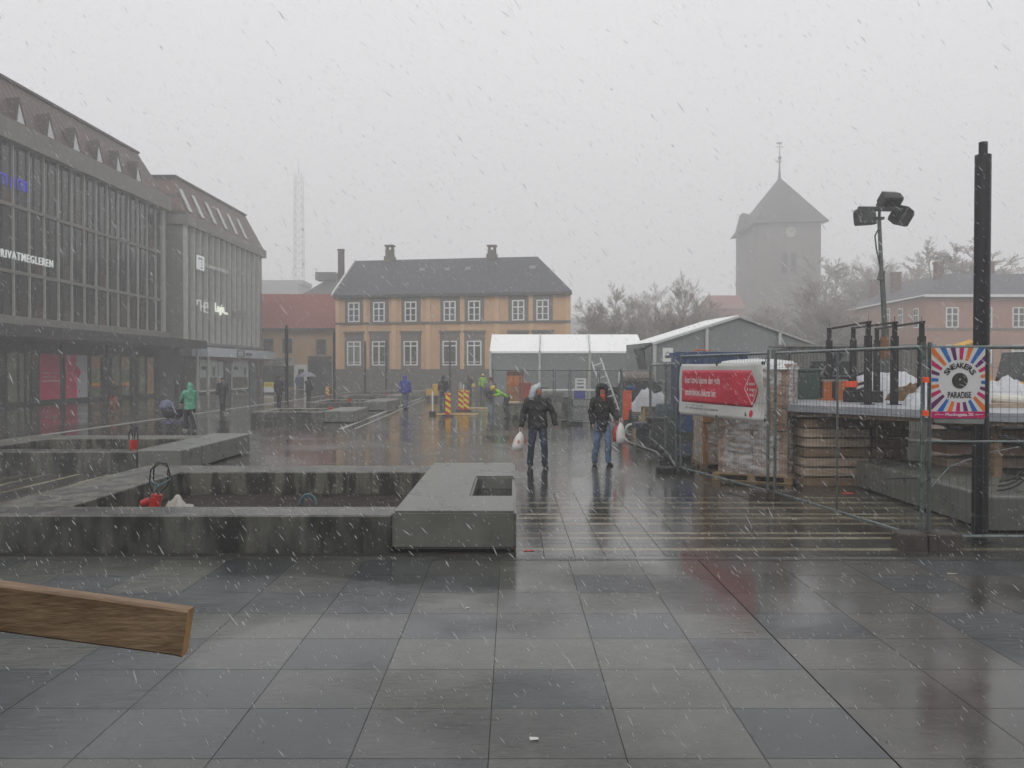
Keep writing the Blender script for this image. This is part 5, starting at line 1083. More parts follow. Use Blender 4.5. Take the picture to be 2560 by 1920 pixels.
for k, px in enumerate((1669, 2017)):
    Yk = 39.9 if k == 0 else 44.6; b = MB(); w2 = .24; x_ = X(px,Yk,3)-xL; z_ = Z(887,Yk); yy = Yk-yL-(.12 if k == 0 else .25)
    kk = (x_)/B_.x; yy = B_.y*kk-.1
    b.box(x_-w2,x_+w2,yy-.02,yy,z_-.32,z_+.32,0); bar(b, x_-.12,z_+.02,x_,z_+.14,yy-.03,.03,1); bar(b, x_,z_+.14,x_+.12,z_+.02,yy-.03,.03,1); b.box(x_-.13,x_+.13,yy-.03,yy-.02,z_-.16,z_-.02,1); b.build('notice_poster', [m_wht, m_gl2], t)
b = MB(); b.tube([Vector((.0,-.05,zL-.05)), Vector((-.55,.35,zL-.3)), Vector((-.28,.2,1.6)), Vector((-.5,.3,.1))], [.06,.26,.14,.3], 8); b.build('gathered_curtain', mat('curtain_dark',(78,80,80),.6,3,.4), t)
b = MB(); b.tube([(X(1478,49.5,2)-xL, 10, 3.05),(X(1462,48.3,1)-xL, 8.8, .02)], .02, 5); tag(b.build('guy_rope', mat('rope_pale',(170,168,150),.7), None, (xL,yL,0)), 'pale guy rope slanting down from the low tent eaves', 'rope')

# --- traffic panels, barriers, carts
m_cr = mat('chevron_red',(196,34,40),.45); m_cy = mat('chevron_yellow',(226,214,42),.45,emit=.0)
def chevron(label, px, Y, w_=.27, h_=1.02, z0=.06, s_=1, white=False):
    t = thing('chevron_sign', label, 'traffic panel', (X(px,Y), Y, .01), 0, 'red and yellow chevron panels'); g = MB(); g.box(-w_/2,w_/2,0,.03,z0,z0+h_); g.build('panel', m_cr, t)
    g = MB(); st = .27; sl = s_*w_*.62; z_ = z0+.04
    k = 0
    while z_ < z0+h_-.12:
        a0, a1 = z_, z_+st*.55; x0_, x1_ = -w_/2+.015, w_/2-.015
        pl = [(x0_, a0+max(sl,0)), (x1_, a0-min(sl,0)), (x1_, a1-min(sl,0)), (x0_, a1+max(sl,0))]
        pl = [(u, min(v, z0+h_-.02)) for u, v in pl]; g.prism(pl, -.006, 0); z_ += st*1.05; k += 1
    g.build('stripe', m_cy, t); g = MB(); g.bevbox(-.25,.25,-.12,.16,0,z0+.0,.02); g.build('foot', m_fl, t); return t
chevron('nearest red and yellow chevron panel standing before the yellow board', 1120, 39.7)
chevron('left panel of the pair of red and yellow chevron boards', 1152, 44.6, .27, 1.05, .06)
chevron('right panel of the pair of red and yellow chevron boards', 1166, 44.4, .27, 1.02, .06)
chevron('tiny far chevron board beside the gateway of the red roofed house', 818.5, 68, .3, .75, .06)
o = MB(); o.box(-1.0,1.0,-.13,.13,0,.05); tag(o.build('wooden_board', mat('board_yellow',(214,176,104),.5,4,.15), None, (X(1142,40.6),40.6,.02)), 'yellowish board lying on the ground behind the nearest chevron panel', 'board')
o = MB(); o.prism([(-.95,0),(.75,-.25),(.95,.0),(-.3,.3)], 0, .05, axis='z'); tag(o.build('wooden_board', mat('board_pinkish',(208,176,146),.5,4,.15), None, (X(1190,47.0),47.0,.02)), 'pale pinkish board lying flat left of the person in the grey coat', 'board')
t = thing('marker_post', 'thin white marker post on a black foot left of the chevron panels', 'marker post', (X(1081.5,40.6),40.6,.01)); o = MB(); o.cyl(0,0,.18,1.12,.035,n=10); o.build('post', m_wht, t); o = MB(); o.bevbox(-.16,.16,-.16,.16,0,.18,.03); o.build('foot', m_fl, t)
o = MB(); o.cyl(0,0,0,1.35,.1,n=14); o.cyl(0,0,1.35,1.4,.07,n=14); tag(o.build('bollard', mat('bollard_pale',(176,176,164),.6), None, (X(1152,52),52,0)), 'thick pale bollard behind the pair of chevron boards', 'bollard')
o = MB(); o.cyl(0,0,0,1.3,.035,n=10); o.box(-.06,.06,-.06,.06,0,.04); tag(o.build('stake', m_wht, None, (X(1159,50),50,0)), 'thin white stake beside the thick pale bollard', 'stake')
t = thing('tool_cart', 'yellow box cart on wheels left of the dark standing person', 'cart', (X(1082,60),60,0)); m_yl = mat('cart_yellow',(196,158,62),.5,3,.2)
o = MB(); o.bevbox(-.45,.0,-.3,.3,.35,.8,.03); o.build('low_box', m_yl, t); o = MB(); o.bevbox(.0,.38,-.3,.3,.35,1.15,.03); o.build('high_box', m_yl, t)
for s_ in (-.3,.25): o = MB(); o.tube([(s_,-.33,.17),(s_,-.27,.17)], .17, 12); o.build('wheel', m_fl, t)
o = MB(); o.box(-.42,.35,-.27,.27,.3,.35); o.build('chassis', m_fl, t)
t = thing('road_barrier', 'small white and yellow barrier at the corner of the grey block', 'barrier', (X(672,76),76,0), radians(-6)); o = MB(); o.box(-.45,.45,-.02,.02,.15,1.05,0); 
for k in range(5): o.box(-.32+k*.14,-.25+k*.14,-.03,-.02,.68,.92,2)
o.box(-.45,.45,-.026,-.02,.60,1.05,1); o.build('board', [m_wht, mat('barrier_yellow',(226,210,70),.5), mat('barrier_dark_yellow',(170,140,20),.5)], t); o = MB(); o.box(-.4,-.34,-.25,.25,0,.15); o.box(.34,.4,-.25,.25,0,.15); o.build('foot', m_fl, t)

# --- cables in the planters
m_red = mat('sleeve_red', (178,34,26), .4, 4, .2); m_cbl = mat('cable_black', (26,28,30), .35); m_cb2 = mat('cable_blue_grey', (96,128,140), .35)
def sleeve(label, x, y, z, h=.42, r=.09, loops=True, lean=0):
    t = thing('cable_sleeve', label, 'cable sleeve', (x, y, z), 0, 'red cable sleeves sticking out of the planters'); M_ = Matrix.Rotation(lean,4,'Y')
    o = MB(); o.tube([M_ @ Vector((0,0,0)), M_ @ Vector((0,0,h*.5)), M_ @ Vector((0,0,h))], [r*.85,r,r], 16); o.build('sleeve', m_red, t); o = MB(); o.tube([M_ @ Vector((0,0,h*.42)), M_ @ Vector((0,0,h*.47))], r+.004, 16); o.build('band', mat('band_yellow',(220,150,60),.5), t)
    if loops:
        for (u, w2, hh, m_) in ((-.05,.07,.26,m_cbl),(.05,.06,.30,m_cbl)): o = MB(); o.tube([M_ @ Vector((u-w2*.5*cos(a*pi/8)*1.2, .02*u*20, h-.02+hh*sin(a*pi/8))) for a in range(9)], .013, 6); o.build('cable', m_, t)
    return t
sleeve('red cable sleeve with two black loops in the planter at far left', X(334,18.7,.3), 18.7, .12, .50, .085)
t = sleeve('leaning red cable sleeve beside the white sack in the foreground planter', -4.86, 11.55, .08, .40, .07, False, radians(12))
o = MB(); o.tube([(.05,0,.36),(-.02,0,.52),(.0,.0,.72),(.08,.02,.82),(.2,.04,.8),(.24,.05,.66),(.2,.05,.5),(.08,.02,.38)], .011, 6); o.tube([(.10,0,.38),(.02,.03,.55),(.04,.0,.74),(.12,.02,.82),(.22,.04,.75),(.2,.05,.58)], .011, 6); o.build('cable', m_cbl, t)
o = MB(); o.tube([(.02,0,.4),(.1,-.02,.5),(.27,.0,.6)], .01, 6); o.tube([(.05,0,.42),(.05,.02,.55),(.12,.0,.5)], .01, 6); o.build('cable', m_cb2, t)
o = MB(); o.tube([(-.12,0,.26),(-.02,0,.3)], [.05,.06], 10); o.build('side_branch', m_red, t)
heap('sack', 'crumpled off white sack lying on the soil of the foreground planter', 'sack', -4.55, 11.75, .08, .28, .22, .30, mat('sack_white',(178,172,164),.7,5,.2,.5,10), 51, n=18, rough_=.5)
for k, (px, Y, z_) in enumerate(((770,13.0,.08),)):
    o = MB()
    for q in range(3): o.tube([(.13*cos(a*pi/8)*(1-.1*q), .02*q, .02+(.17-.02*q)*sin(a*pi/8)) for a in range(9)], .01, 6)
    tag(o.build('cable_loop', m_cb2, None, (X(px,Y,.1), Y, z_)), 'small arch of blue grey cables rising from the soil in the foreground planter', 'cable')
for (px, Y, lab) in ((827,36,'red sleeve tip in the pale middle planter'),(875,47,'red sleeve tip in the planter just beyond the middle one'),(968,57,'small red sleeve in the third planter of the far row')): sleeve(lab, X(px,Y,.2), Y, .1, .48, .1, False)

# --- litter and the timber beam
def litter(label, x, y, w_, d_, c_, rz=0):
    o = MB(); o.add([(-w_/2,-d_/2,.001),(w_/2,-d_/2,.004),(w_/2,d_/2,.001),(-w_/2,d_/2,.006),(-w_/2,-d_/2,.004),(w_/2,-d_/2,.007),(w_/2,d_/2,.004),(-w_/2,d_/2,.009)], [(0,1,2,3),(4,5,6,7),(0,1,5,4),(1,2,6,5),(2,3,7,6),(3,0,4,7)])
    q = o.build('paper_scrap', mat('litter_%d_%d_%d' % c_, c_, .6), None, (x, y, .009)); q.rotation_euler = (0,0,rz); return tag(q, label, 'litter')
litter('white paper scrap lying on the nearest slabs', X(1335,GY(1852)), GY(1852), .05, .035, (214,212,206), .1)
litter('tiny white scrap on the slabs below the foreground planter', X(1169,GY(1523)), GY(1523), .03, .02, (214,212,206))
litter('torn red scrap by the right end of the foreground planter', X(1322,GY(1379)), GY(1379), .12, .05, (190,60,46), .2)
litter('small red scrap on the ground behind the nearest bare fence panel', X(2120,GY(1235)), GY(1235), .22, .12, (210,70,60), .3)
litter('white scrap under the corner of the planter at far left', X(520,GY(1163)), GY(1163), .12, .06, (214,212,206))
litter('small pale scrap right of the near fence foot', X(2380,GY(1437)), GY(1437), .1, .03, (170,166,150))
m_beam = mat('beam_timber', (162,136,106), .6, 2.0, .35, .5, 14, stretch=(1.3,4,5), col2=(108,84,60)); m_end = mat('beam_end', (190,150,104), .6, 10, .35, .4, 30)
Yb = 2.62; xe = X(470,Yb,1.4); ze_t, ze_b = Z(1527,Yb), Z(1645,Yb); zl_t, zl_b = Z(1463,Yb), Z(1591,Yb); x0_ = X(0,Yb,1.4)
slt = (zl_t-ze_t)/(xe-x0_); t = thing('timber_beam', 'thick rough wooden beam poking in from the lower left', 'timber beam', (xe, Yb, ze_t))
hh = ze_t-ze_b; n = 40; Lb = 1.9; rings = []
for i in range(n+1):
    s_ = Lb*i/n; z_ = s_*slt; c_ = .006; wv_ = .002*mnoise.noise(Vector((s_*4,0,0)))
    rings.append([Vector((-s_+(.03 if i==0 else 0)*0, y_+wv_*0, z_+zz)) for (y_, zz) in ((.0,-hh+c_),(.0,-c_),(c_,0),(.055-c_,0),(.055,-c_),(.055,-hh+c_),(.055-c_,-hh),(c_,-hh))])
o = MB(); o.loft(rings, cap=False); o.f.append(tuple(range(8))); o.m.append(1); k = n*8; o.f.append(tuple(k+i for i in range(8))); o.m.append(1)
o.v = [(x_+ (.022*(-(z_)/hh) if x_ > -.001 else 0)*-1, y_, z_) for x_, y_, z_ in o.v]
o.build('beam', [m_beam, m_end], t)
t = thing('trestle', 'wooden trestle just outside the picture carrying the timber beam', 'trestle', (-2.72, Yb, 0))
zb_ = ze_b+slt*(xe+2.72)-.0; o = MB(); o.box(-.05,.05,-.35,.35,zb_-.1,zb_-.001); o.build('top_rail', m_wet, t)
for (u, v) in ((-.28,-.3),(.28,-.3),(-.28,.3),(.28,.3)): o = MB(); o.tube([(u,v,0),(u*.15,v,zb_-.1)], .035, 4); o.build('leg', m_wet, t)
# ================================================================ PEOPLE
m_skin = mat('skin', (172,118,98), .5, 12, .12); m_hair = mat('hair_dark', (40,30,26), .6, 20, .4); m_shoe = mat('shoe_dark', (30,30,34), .5, 8, .3)
def V3(*a): return Vector(a)
def limb(g, pts, rs, n=10):
    g.tube(pts, rs, n)
    for p, r in zip(pts, rs): q = r if not hasattr(r, '__len__') else min(r); g.ell(p, (q*.98, q*.98, q*.98), 10, 6)
def hand(g, w_, d, side, curl=.5):
    """palm, four fingers of different length and a thumb leaving the side of the palm; d = forearm direction"""
    d = d.normalized(); a = Vector((side, 0, 0)); a = (a - d*a.dot(d)).normalized(); f = d.cross(a).normalized()
    if f.y > 0: f = -f
    pc = w_ + d*.05
    R = Matrix((f, a, d)).transposed().to_4x4(); R.translation = pc
    g.ell((0,0,0), (.040,.018,.052), 10, 6, 0, R)
    for k, (o_, l_) in enumerate(((-.028,.062),(-.010,.072),(.009,.068),(.026,.052))):
        b0 = pc + f*(-o_) + d*.04; c1 = b0 + d*l_*.5 - a*curl*.012; c2 = c1 + (d*(1-curl*.6) - a*curl*.8).normalized()*l_*.5
        g.tube([b0, c1, c2], [.0095,.009,.0075], 6)
    b0 = pc + f*.036 - d*.02; g.tube([b0, b0+f*.02+d*.025-a*.008, b0+f*.022+d*.052-a*.02], [.012,.0105,.0085], 6)
def person(label, x, y, head, h=1.76, jk=(30,31,35), tr=(50,62,84), near=False, stride=.12, spread=.10, arms=None, hem=.82, hood=None, hat=None, hatc=(40,40,44), bend=0, shoes=None, wide=1.0, jname='jacket', extra=None, z=.009, hair=True, turn=0, legs=None):
    s = h/1.76; t = thing('person', label, 'person', (x, y, z), head); vox = .011 if near else .022; inf = .0 if near else .008
    cb, sb = cos(bend), sin(bend)
    def U(p):
        p = Vector(p)
        if bend and p.z > .93:
            q = p.z-.93; return Vector((p.x, p.y*cb - q*sb, .93 + q*cb + p.y*sb*.3))*s
        return p*s
    A = arms or {}
    L_e, L_w = A.get('Le', (.265,.02,1.15)), A.get('Lw', (.285,-.06,.90)); R_e, R_w = A.get('Re', (-.265,.02,1.15)), A.get('Rw', (-.285,-.06,.90))
    sh = .195*wide
    if legs: KL, AL, KR, AR = [Vector(p) for p in legs]
    else:
        KL = V3(spread*1.05, -stride*.55-.03, .50); AL = V3(spread*1.15, -stride*.5, .085); KR = V3(-spread*1.05, stride*.1-.05, .50); AR = V3(-spread*1.15, stride*.5+.02, .085)
    HL, HR = V3(.09, 0, .92), V3(-.09, 0, .92)
    # continuous body
    g = MB(); hx = .0
    Mh = Matrix.Translation(U((0,-.015,1.64))) @ Matrix.Rotation(turn,4,'Z') @ Matrix.Rotation(bend*.7,4,'X')
    g.ell((0,0,0), (.076*s,.094*s,.112*s), 14, 10, 0, Mh); g.ell((0,-.035*s,-.05*s), (.056*s,.06*s,.062*s), 12, 8, 0, Mh)
    g.tube([Mh @ V3(0,-.09*s,.02*s), Mh @ V3(0,-.115*s,-.022*s)], [.010*s,.016*s], 6); g.ell((0,-.088*s,-.058*s), (.024*s,.012*s,.010*s), 8, 6, 0, Mh)
    for u in (-1, 1): g.ell((u*.077*s,.005*s,-.005*s), (.012*s,.022*s,.032*s), 8, 6, 0, Mh)
    g.tube([U((0,.01,1.44)), U((0,0,1.58))], [.056*s,.052*s], 10)
    torso = [(.93,.150,.105),(1.05,.142,.10),(1.2,.158,.108),(1.34,.178,.11),(1.43,.165,.088),(1.49,.075,.06)]
    def lv(k, e=0, zz=None): return [[U((cos(a*pi/8)*(rx*wide+e)*1.0, sin(a*pi/8)*(ry+e), z_)) for a in range(16)] for z_, rx, ry in k]
    g.loft(lv(torso)); g.ell((0,0,.93*s), (.15*s,.105*s,.09*s))
    for (P, E, W_) in (((sh,0,1.43),L_e,L_w),((-sh,0,1.43),R_e,R_w)): 
        a, b_, c_ = U(P), U(E), U(W_); limb(g, [a,b_,c_], [.052*s,.042*s,.028*s]); 
    limb(g, [HL*s,KL*s,AL*s], [.088*s,.056*s,.038*s]); limb(g, [HR*s,KR*s,AR*s], [.088*s,.056*s,.038*s])
    for W_, E, sd in ((L_w,L_e,1),(R_w,R_e,-1)): hand(g, U(W_), U(W_)-U(E), sd, .6)
    for Q, o_ in ((AL,.03),(AR,-.03)): g.tube([(Q+V3(0,.03,-.045))*s, (Q+V3(o_,-.12,-.06))*s], [(.036*s,.03*s),(.036*s,.02*s)], 8)
    body = remesh(g, 'body', m_skin, vox, t, 3)
    # trousers
    m_tr = mat('cloth_tr_%d_%d_%d' % tr, tr, .8, 5, .35, .4, 12); m_jk = mat('cloth_jk_%d_%d_%d' % jk, jk, .65, 4, .4, .5, 10)
    g = MB(); e = .014+inf
    for Hh, K, An in ((HL,KL,AL),(HR,KR,AR)):
        mid = K.lerp(An,.6)+V3(0,.012,0); limb(g, [Hh*s,K*s,mid*s,(An+V3(0,0,.0))*s], [(.092+e)*s,(.062+e)*s,(.056+e)*s,(.058+e)*s], 12)
    g.ell((0,0,.93*s), ((.155*wide+e)*s,(.11+e)*s,.11*s), 14, 8); remesh(g, 'trousers', m_tr, vox*1.1, t, 3, .016)
    # jacket
    g = MB(); e = .024+inf; hl = hem
    tj = [(hl,.175,.135),(.95,.168,.125),(1.06,.160,.118),(1.2,.168,.122),(1.34,.182,.118),(1.43,.172,.10),(1.50,.085,.075)]
    g.loft(lv(tj, e*.6)) if not bend else g.loft(lv([k for k in tj if k[0] >= .93], e*.6))
    for (P, E, W_) in (((sh-.02,0,1.425),L_e,L_w),((-sh+.02,0,1.425),R_e,R_w)):
        a, b_, c_ = U(P), U(E), U(W_); limb(g, [a,b_,b_.lerp(c_,.92)], [(.058+e)*s,(.048+e)*s,(.040+e*.8)*s], 12)
    g.tube([U((0,.005,1.45)), U((0,-.005,1.54))], [(.085)*s,.075*s], 12)
    remesh(g, jname, m_jk, vox*1.1, t, 3, .022)
    if hood:
        m_hd = mat('cloth_jk_%d_%d_%d' % hood, hood, .65, 4, .4, .5, 10); g = MB()
        R = Mh @ Matrix.Translation((0,.032*s,.018*s)); g.ell((0,0,0), (.112*s,.112*s,.138*s), 16, 10, 0, R); g.tube([Mh @ V3(0,.035*s,-.04*s), Mh @ V3(0,.05*s,-.17*s)], [.098*s,.115*s], 12); remesh(g, 'hood', m_hd, vox, t, 3, .006)
    elif hat:
        g = MB(); g.ell((0,.005*s,.055*s), (.088*s,.104*s,.075*s), 14, 8, 0, Mh)
        if hat == 'cap': g.tube([Mh @ V3(0,-.07*s,.05*s), Mh @ V3(0,-.16*s,.035*s)], [(.06*s,.01*s),(.05*s,.008*s)], 8)
        if hat == 'helmet': g.ell((0,0,.035*s), (.125*s,.145*s,.02*s), 14, 6, 0, Mh); g.ell((0,0,.06*s), (.105*s,.125*s,.085*s), 14, 8, 0, Mh)
        g.build({'cap':'cap','helmet':'hard_hat'}.get(hat,'hat'), mat('hat_%d_%d_%d' % hatc, hatc, .6, 6, .2), t, smooth=True)
    elif hair:
        g = MB(); g.ell((0,.018*s,.03*s), (.084*s,.096*s,.098*s), 14, 8, 0, Mh); g.build('hair', m_hair, t, smooth=True)
    for Q, o_ in ((AL,.035),(AR,-.035)):
        g = MB(); a = (Q+V3(0,.055,-.05))*s; b_ = (Q+V3(o_,-.16,-.062))*s; c_ = (Q+V3(0,0,.01))*s
        g.tube([a, a.lerp(b_,.5)+V3(0,0,.006), b_], [(.046*s,.036*s),(.05*s,.034*s),(.04*s,.02*s)], 10); g.tube([c_, a.lerp(b_,.3)], [.048*s,.046*s], 10); g.ell(b_, (.04*s,.05*s,.022*s))
        remesh(g, 'shoe', shoes or m_shoe, .012 if near else .02, t, 2)
    if extra: extra(t, Mh, s, U)
    return t
m_bag = mat('plastic_bag_white', (214,212,208), .35, 6, .12, .5, 12); m_bagp = mat('bag_print_pink', (206,130,130), .5); m_pl = mat('clear_plastic', (176,184,186), .18, 9, .35, .8, 14, dist=.006)
def exA(t, Mh, s, U):
    g = MB(); rings = []
    for (dx, dy, dz, rx, ry) in ((-.06,.06,-.19,.13,.13),(-.05,.05,-.10,.13,.135),(-.025,.03,.0,.122,.13),(-.01,.02,.08,.11,.115),(.01,.02,.125,.075,.07),(.045,.02,.155,.035,.03),(.07,.02,.185,.007,.01)):
        ring = []
        for k in range(20):
            a = 2*pi*k/20; w_ = 1+.10*sin(a*5+dz*20); x_, y_ = cos(a)*rx*w_, sin(a)*ry*w_
            if y_ < -.07 and dz < .06 and abs(x_-.03) < .075: y_ = -.07 - .0*x_     # opening pulled back from the face
            ring.append(Mh @ Vector(((dx+x_)*s, (dy+y_)*s, dz*s)))
        rings.append(ring)
    g.loft(rings); g.build('plastic_head_cover', m_pl, t, smooth=True)
    g = MB()
    for u in (-.03, .03): g.ell((u*s,-.085*s,.012*s), (.010*s,.006*s,.007*s), 8, 6, 0, Mh)
    g.build('eye', mat('eye_dark',(30,24,22),.3), t)
    g = MB(); g.ell((0.03*s,-.0*s,.05*s), (.075*s,.093*s,.07*s), 12, 8, 0, Mh); g.build('hair', m_hair, t, smooth=True)
YA = 18.75; xA = X(1344,YA,1)
person('man in black jacket and dark jeans with a clear plastic bag over his head', xA, YA, radians(4), 1.80, (26,27,31), (42,54,76), True, .10, .13, {'Le':(.33,.0,1.16),'Lw':(.375,-.07,.93),'Re':(-.30,.03,1.14),'Rw':(-.345,-.05,.90)}, .84, wide=1.16, extra=exA, hair=False, turn=radians(-28)*-1)
def carry_bag(label, x, y, z, w_, h_, mt, prt=None, d_=.12, rz=0, lean=0):
    t = thing('carrier_bag', label, 'bag', (x, y, z), rz); g = MB(); rings = []
    for (k, wx, wy) in ((-1,.42,.6),(-.97,.5,.9),(-.7,.52,1.0),(-.4,.46,.85),(-.2,.34,.6),(-.08,.2,.3),(0,.07,.12)):
        rings.append([Vector((cos(a*pi/7)*w_*wx*(1+.1*sin(a*3))+lean*k, sin(a*pi/7)*d_*wy*.6*(1+.1*cos(a*4)), k*h_)) for a in range(14)])
    g.loft(rings); g.build('bag_body', mt, t, smooth=True)
    g = MB()
    for u in (-1, 1): g.tube([(u*.02,0,-.06*h_),(u*.035,0,.05),(u*.01,0,.10)], .007, 5)
    g.build('handle', mt, t)
    if prt: g = MB(); g.ell((lean*-.55,-d_*.5,-h_*.55), (w_*.16,.014,h_*.13), 12, 8); g.build('print', prt, t, smooth=True)
    return t
carry_bag('small white carrier bag with pinkish print held by the man with plastic cover', xA-.37, YA-.12, .80, .22, .40, m_bag, m_bagp, lean=.08)
def exB(t, Mh, s, U):
    g = MB(); g.ell((0,-.045*s,-.125*s), (.078*s,.07*s,.06*s), 12, 8, 0, Mh); g.tube([Mh @ V3(0,-.10*s,-.12*s), Mh @ V3(.03*s,-.125*s,-.24*s)], [.045*s,.02*s], 8); remesh(g, 'scarf', mat('scarf_orange',(176,66,36),.8,14,.35), .012, t, 2, .01)
    g = MB()
    for u in (-.03, .03): g.ell((u*s,-.088*s,.012*s), (.010*s,.006*s,.007*s), 8, 6, 0, Mh)
    g.build('eye', mat('eye_dark',(30,24,22),.3), t)
    g = MB(); g.ell((0,.05*s,.0), (.135*s,.11*s,.165*s), 14, 8, 0, Mh @ Matrix.Translation((0,.01*s,.0))); g.tube([Mh @ V3(0,.03*s,-.1*s), Mh @ V3(0,.03*s,-.26*s)], [.13*s,.165*s], 12); g.ell((0,-.055*s,.085*s), (.112*s,.085*s,.075*s), 12, 8, 0, Mh); g.tube([Mh @ V3(.095*s,-.05*s,.08*s), Mh @ V3(.1*s,-.04*s,-.12*s)], .035*s, 8); g.tube([Mh @ V3(-.095*s,-.05*s,.08*s), Mh @ V3(-.1*s,-.04*s,-.12*s)], .035*s, 8); remesh(g, 'hood', mat('cloth_jk_24_24_28',(24,24,28),.65,4,.4,.5,10), .012, t, 4, .008)
YB = 19.3; xB = X(1504,YB,1)
person('person in long black hooded coat, orange scarf and light jeans walking on wet paving', xB, YB, radians(10), 1.80, (24,24,28), (92,116,142), True, .16, .115, {'Le':(.26,-.02,1.15),'Lw':(.33,-.20,1.02),'Re':(-.235,.03,1.15),'Rw':(-.22,-.04,.92)}, .73, wide=.98, extra=exB, hair=False, jname='coat')
carry_bag('red and white carrier bag held by the person with the orange scarf', xB+.31, YB-.14, .90, .15, .36, mat('bag_red',(168,40,34),.4,4,.2), m_bag, rz=.3)
carry_bag('crumpled white carrier bag beside the red one in the same hand', xB+.40, YB-.24, .98, .19, .46, m_bag, None)
# person with the pram
xG, YG = X(475,30.2,1), 30.2
person('person in mint green hooded jacket seen from behind pushing a pram', xG, YG, radians(-135), 1.66, (92,170,138), (40,38,52), False, .22, .09, {'Le':(.25,-.16,1.18),'Lw':(.20,-.38,1.05),'Re':(-.25,-.16,1.18),'Rw':(-.20,-.38,1.05)}, .78, hood=(92,170,138), shoes=mat('shoe_white',(190,190,186),.6), wide=1.12)
t = thing('pram', 'dark pram with grey blue hood pushed by the person in mint green', 'pram', (X(427,30.4,.5), 30.55, .009), radians(-110)); m_pr = mat('pram_cloth', (44,44,58), .7, 6, .35, .3, 12); m_ph = mat('pram_hood', (98,102,128), .5, 4, .2)
g = MB(); g.loft([[Vector((cos(a*pi/8)*.26*k, -.0+sin(a*pi/8)*.42*k2, z_)) for a in range(16)] for (z_, k, k2) in ((.42,.6,.7),(.5,.95,1),(.68,1.05,1.02),(.74,1,1))]); g.build('carry_cot', m_pr, t, smooth=True)
g = MB(); g.loft([[Vector((cos(a*pi/8)*.27*k, -.22+oy+sin(a*pi/8)*.22*k, z_)) for a in range(16)] for (z_, k, oy) in ((.72,1,0),(.86,1,-.02),(.98,.82,-.03),(1.05,.45,-.03),(1.07,.1,-.03))]); g.build('hood', m_ph, t, smooth=True)
g = MB()
for u in (-.24,.24): g.tube([(u,-.35,.16),(u,.2,.5),(u,.52,.98)], .014, 6); g.tube([(u,.34,.16),(u,-.15,.5)], .014, 6)
g.tube([(-.24,.52,.98),(.24,.52,.98)], .018, 6); g.build('frame', m_fl, t)
for (u, v, r_) in ((-.27,-.36,.15),(.27,-.36,.15),(-.28,.34,.17),(.28,.34,.17)): 
    w_ = MB(); w_.tube([(u+r_*0, v+cos(a*pi/8)*(r_-.02), r_+sin(a*pi/8)*(r_-.02)) for a in range(17)], .02, 6); w_.tube([(u-.02,v,r_),(u+.02,v,r_)], .04, 8); 
    for a in range(4): w_.tube([(u,v-cos(a*pi/4)*(r_-.02),r_-sin(a*pi/4)*(r_-.02)),(u,v+cos(a*pi/4)*(r_-.02),r_+sin(a*pi/4)*(r_-.02))], .006, 4)
    w_.build('wheel', m_fl, t)
g = MB(); g.bevbox(-.2,.2,-.26,.26,.22,.34,.03); g.build('basket', mat('basket_violet',(120,118,150),.6), t)
def P(label, px, Y, **k): return person(label, X(px,Y,1), Y, k.pop('head',0), **k)
P('person in dark jacket and peaked cap walking past the shop windows', 556, 43.6, h=1.74, jk=(38,36,40), tr=(36,38,44), hat='cap', stride=.05, spread=.06)
P('dark clad person standing just left of the black pole by the middle planter', 697, 47.6, head=radians(150), h=1.80, jk=(36,38,46), tr=(34,36,44), hood=(56,46,42), stride=.1, wide=1.15)
P('person in dark coat under a grey umbrella', 771, 53.5, head=radians(160), h=1.70, jk=(46,50,48), tr=(50,52,50), arms={'Le':(.24,-.12,1.2),'Lw':(.12,-.25,1.42)}, hem=.72, wide=1.1)
xU, YU = X(768,53.3,1.7), 53.25; t = thing('umbrella', 'small grey umbrella held over the person in the dark coat', 'umbrella', (xU, YU, 1.45)); g = MB(); g.tube([(0,0,-.1),(0,0,.55)], .012, 6); g.build('shaft', m_galv, t)
g = MB(); rings = []
for (r_, z_) in ((.55,.28),(.45,.40),(.28,.50),(.1,.56),(.01,.58)): rings.append([Vector((cos(a*pi/8)*r_*(1-.03*(a%2)), sin(a*pi/8)*r_*(1-.03*(a%2)), z_-.02*(a%2)*(r_>.3))) for a in range(16)])
g.loft(rings, cap=False); rings2 = [[p-Vector((0,0,.01)) for p in q] for q in rings]; g.loft(rings2[::-1], cap=False); g.build('canopy', mat('umbrella_grey',(120,118,128),.5,3,.15), t, fix=False)
for k in range(8): g = MB(); a = k*pi/4; g.tube([(0,0,.54),(cos(a)*.28,sin(a)*.28,.48),(cos(a)*.54,sin(a)*.54,.27)], .005, 4); g.build('rib', m_galv, t)
P('small distant figure in blue coat in front of the white shop door', 745, 84, h=1.66, jk=(62,84,128), tr=(60,70,90), hood=(150,80,80), hem=.7)
P('person in bright blue hooded rain jacket walking away down the square', 1013, 46.7, head=radians(170), h=1.82, jk=(52,66,150), tr=(82,94,118), hood=(52,66,150), stride=.06, spread=.05, wide=1.1)
P('dark clad person standing behind the nearest chevron panel', 1108, 52.5, head=radians(200), h=1.74, jk=(38,38,38), tr=(46,48,52), hood=(38,38,38), wide=1.1)
def exY(t, Mh, s, U): g = MB(); g.bevbox(.22*s,.5*s,-.12*s,.12*s,.72*s,1.0*s,.04); g.build('yellow_satchel', mat('satchel_yellow',(214,196,70),.6), t)
P('distant dark person with a yellow satchel behind the pale bollard', 1173, 72, head=radians(20), h=1.72, jk=(54,46,48), tr=(48,46,46), hood=(54,46,48), wide=1.2, extra=exY)
P('far worker in green yellow safety vest beside the white tent', 1207, 66, h=1.8, jk=(140,190,64), tr=(70,76,66), hat='helmet', hatc=(220,200,80))
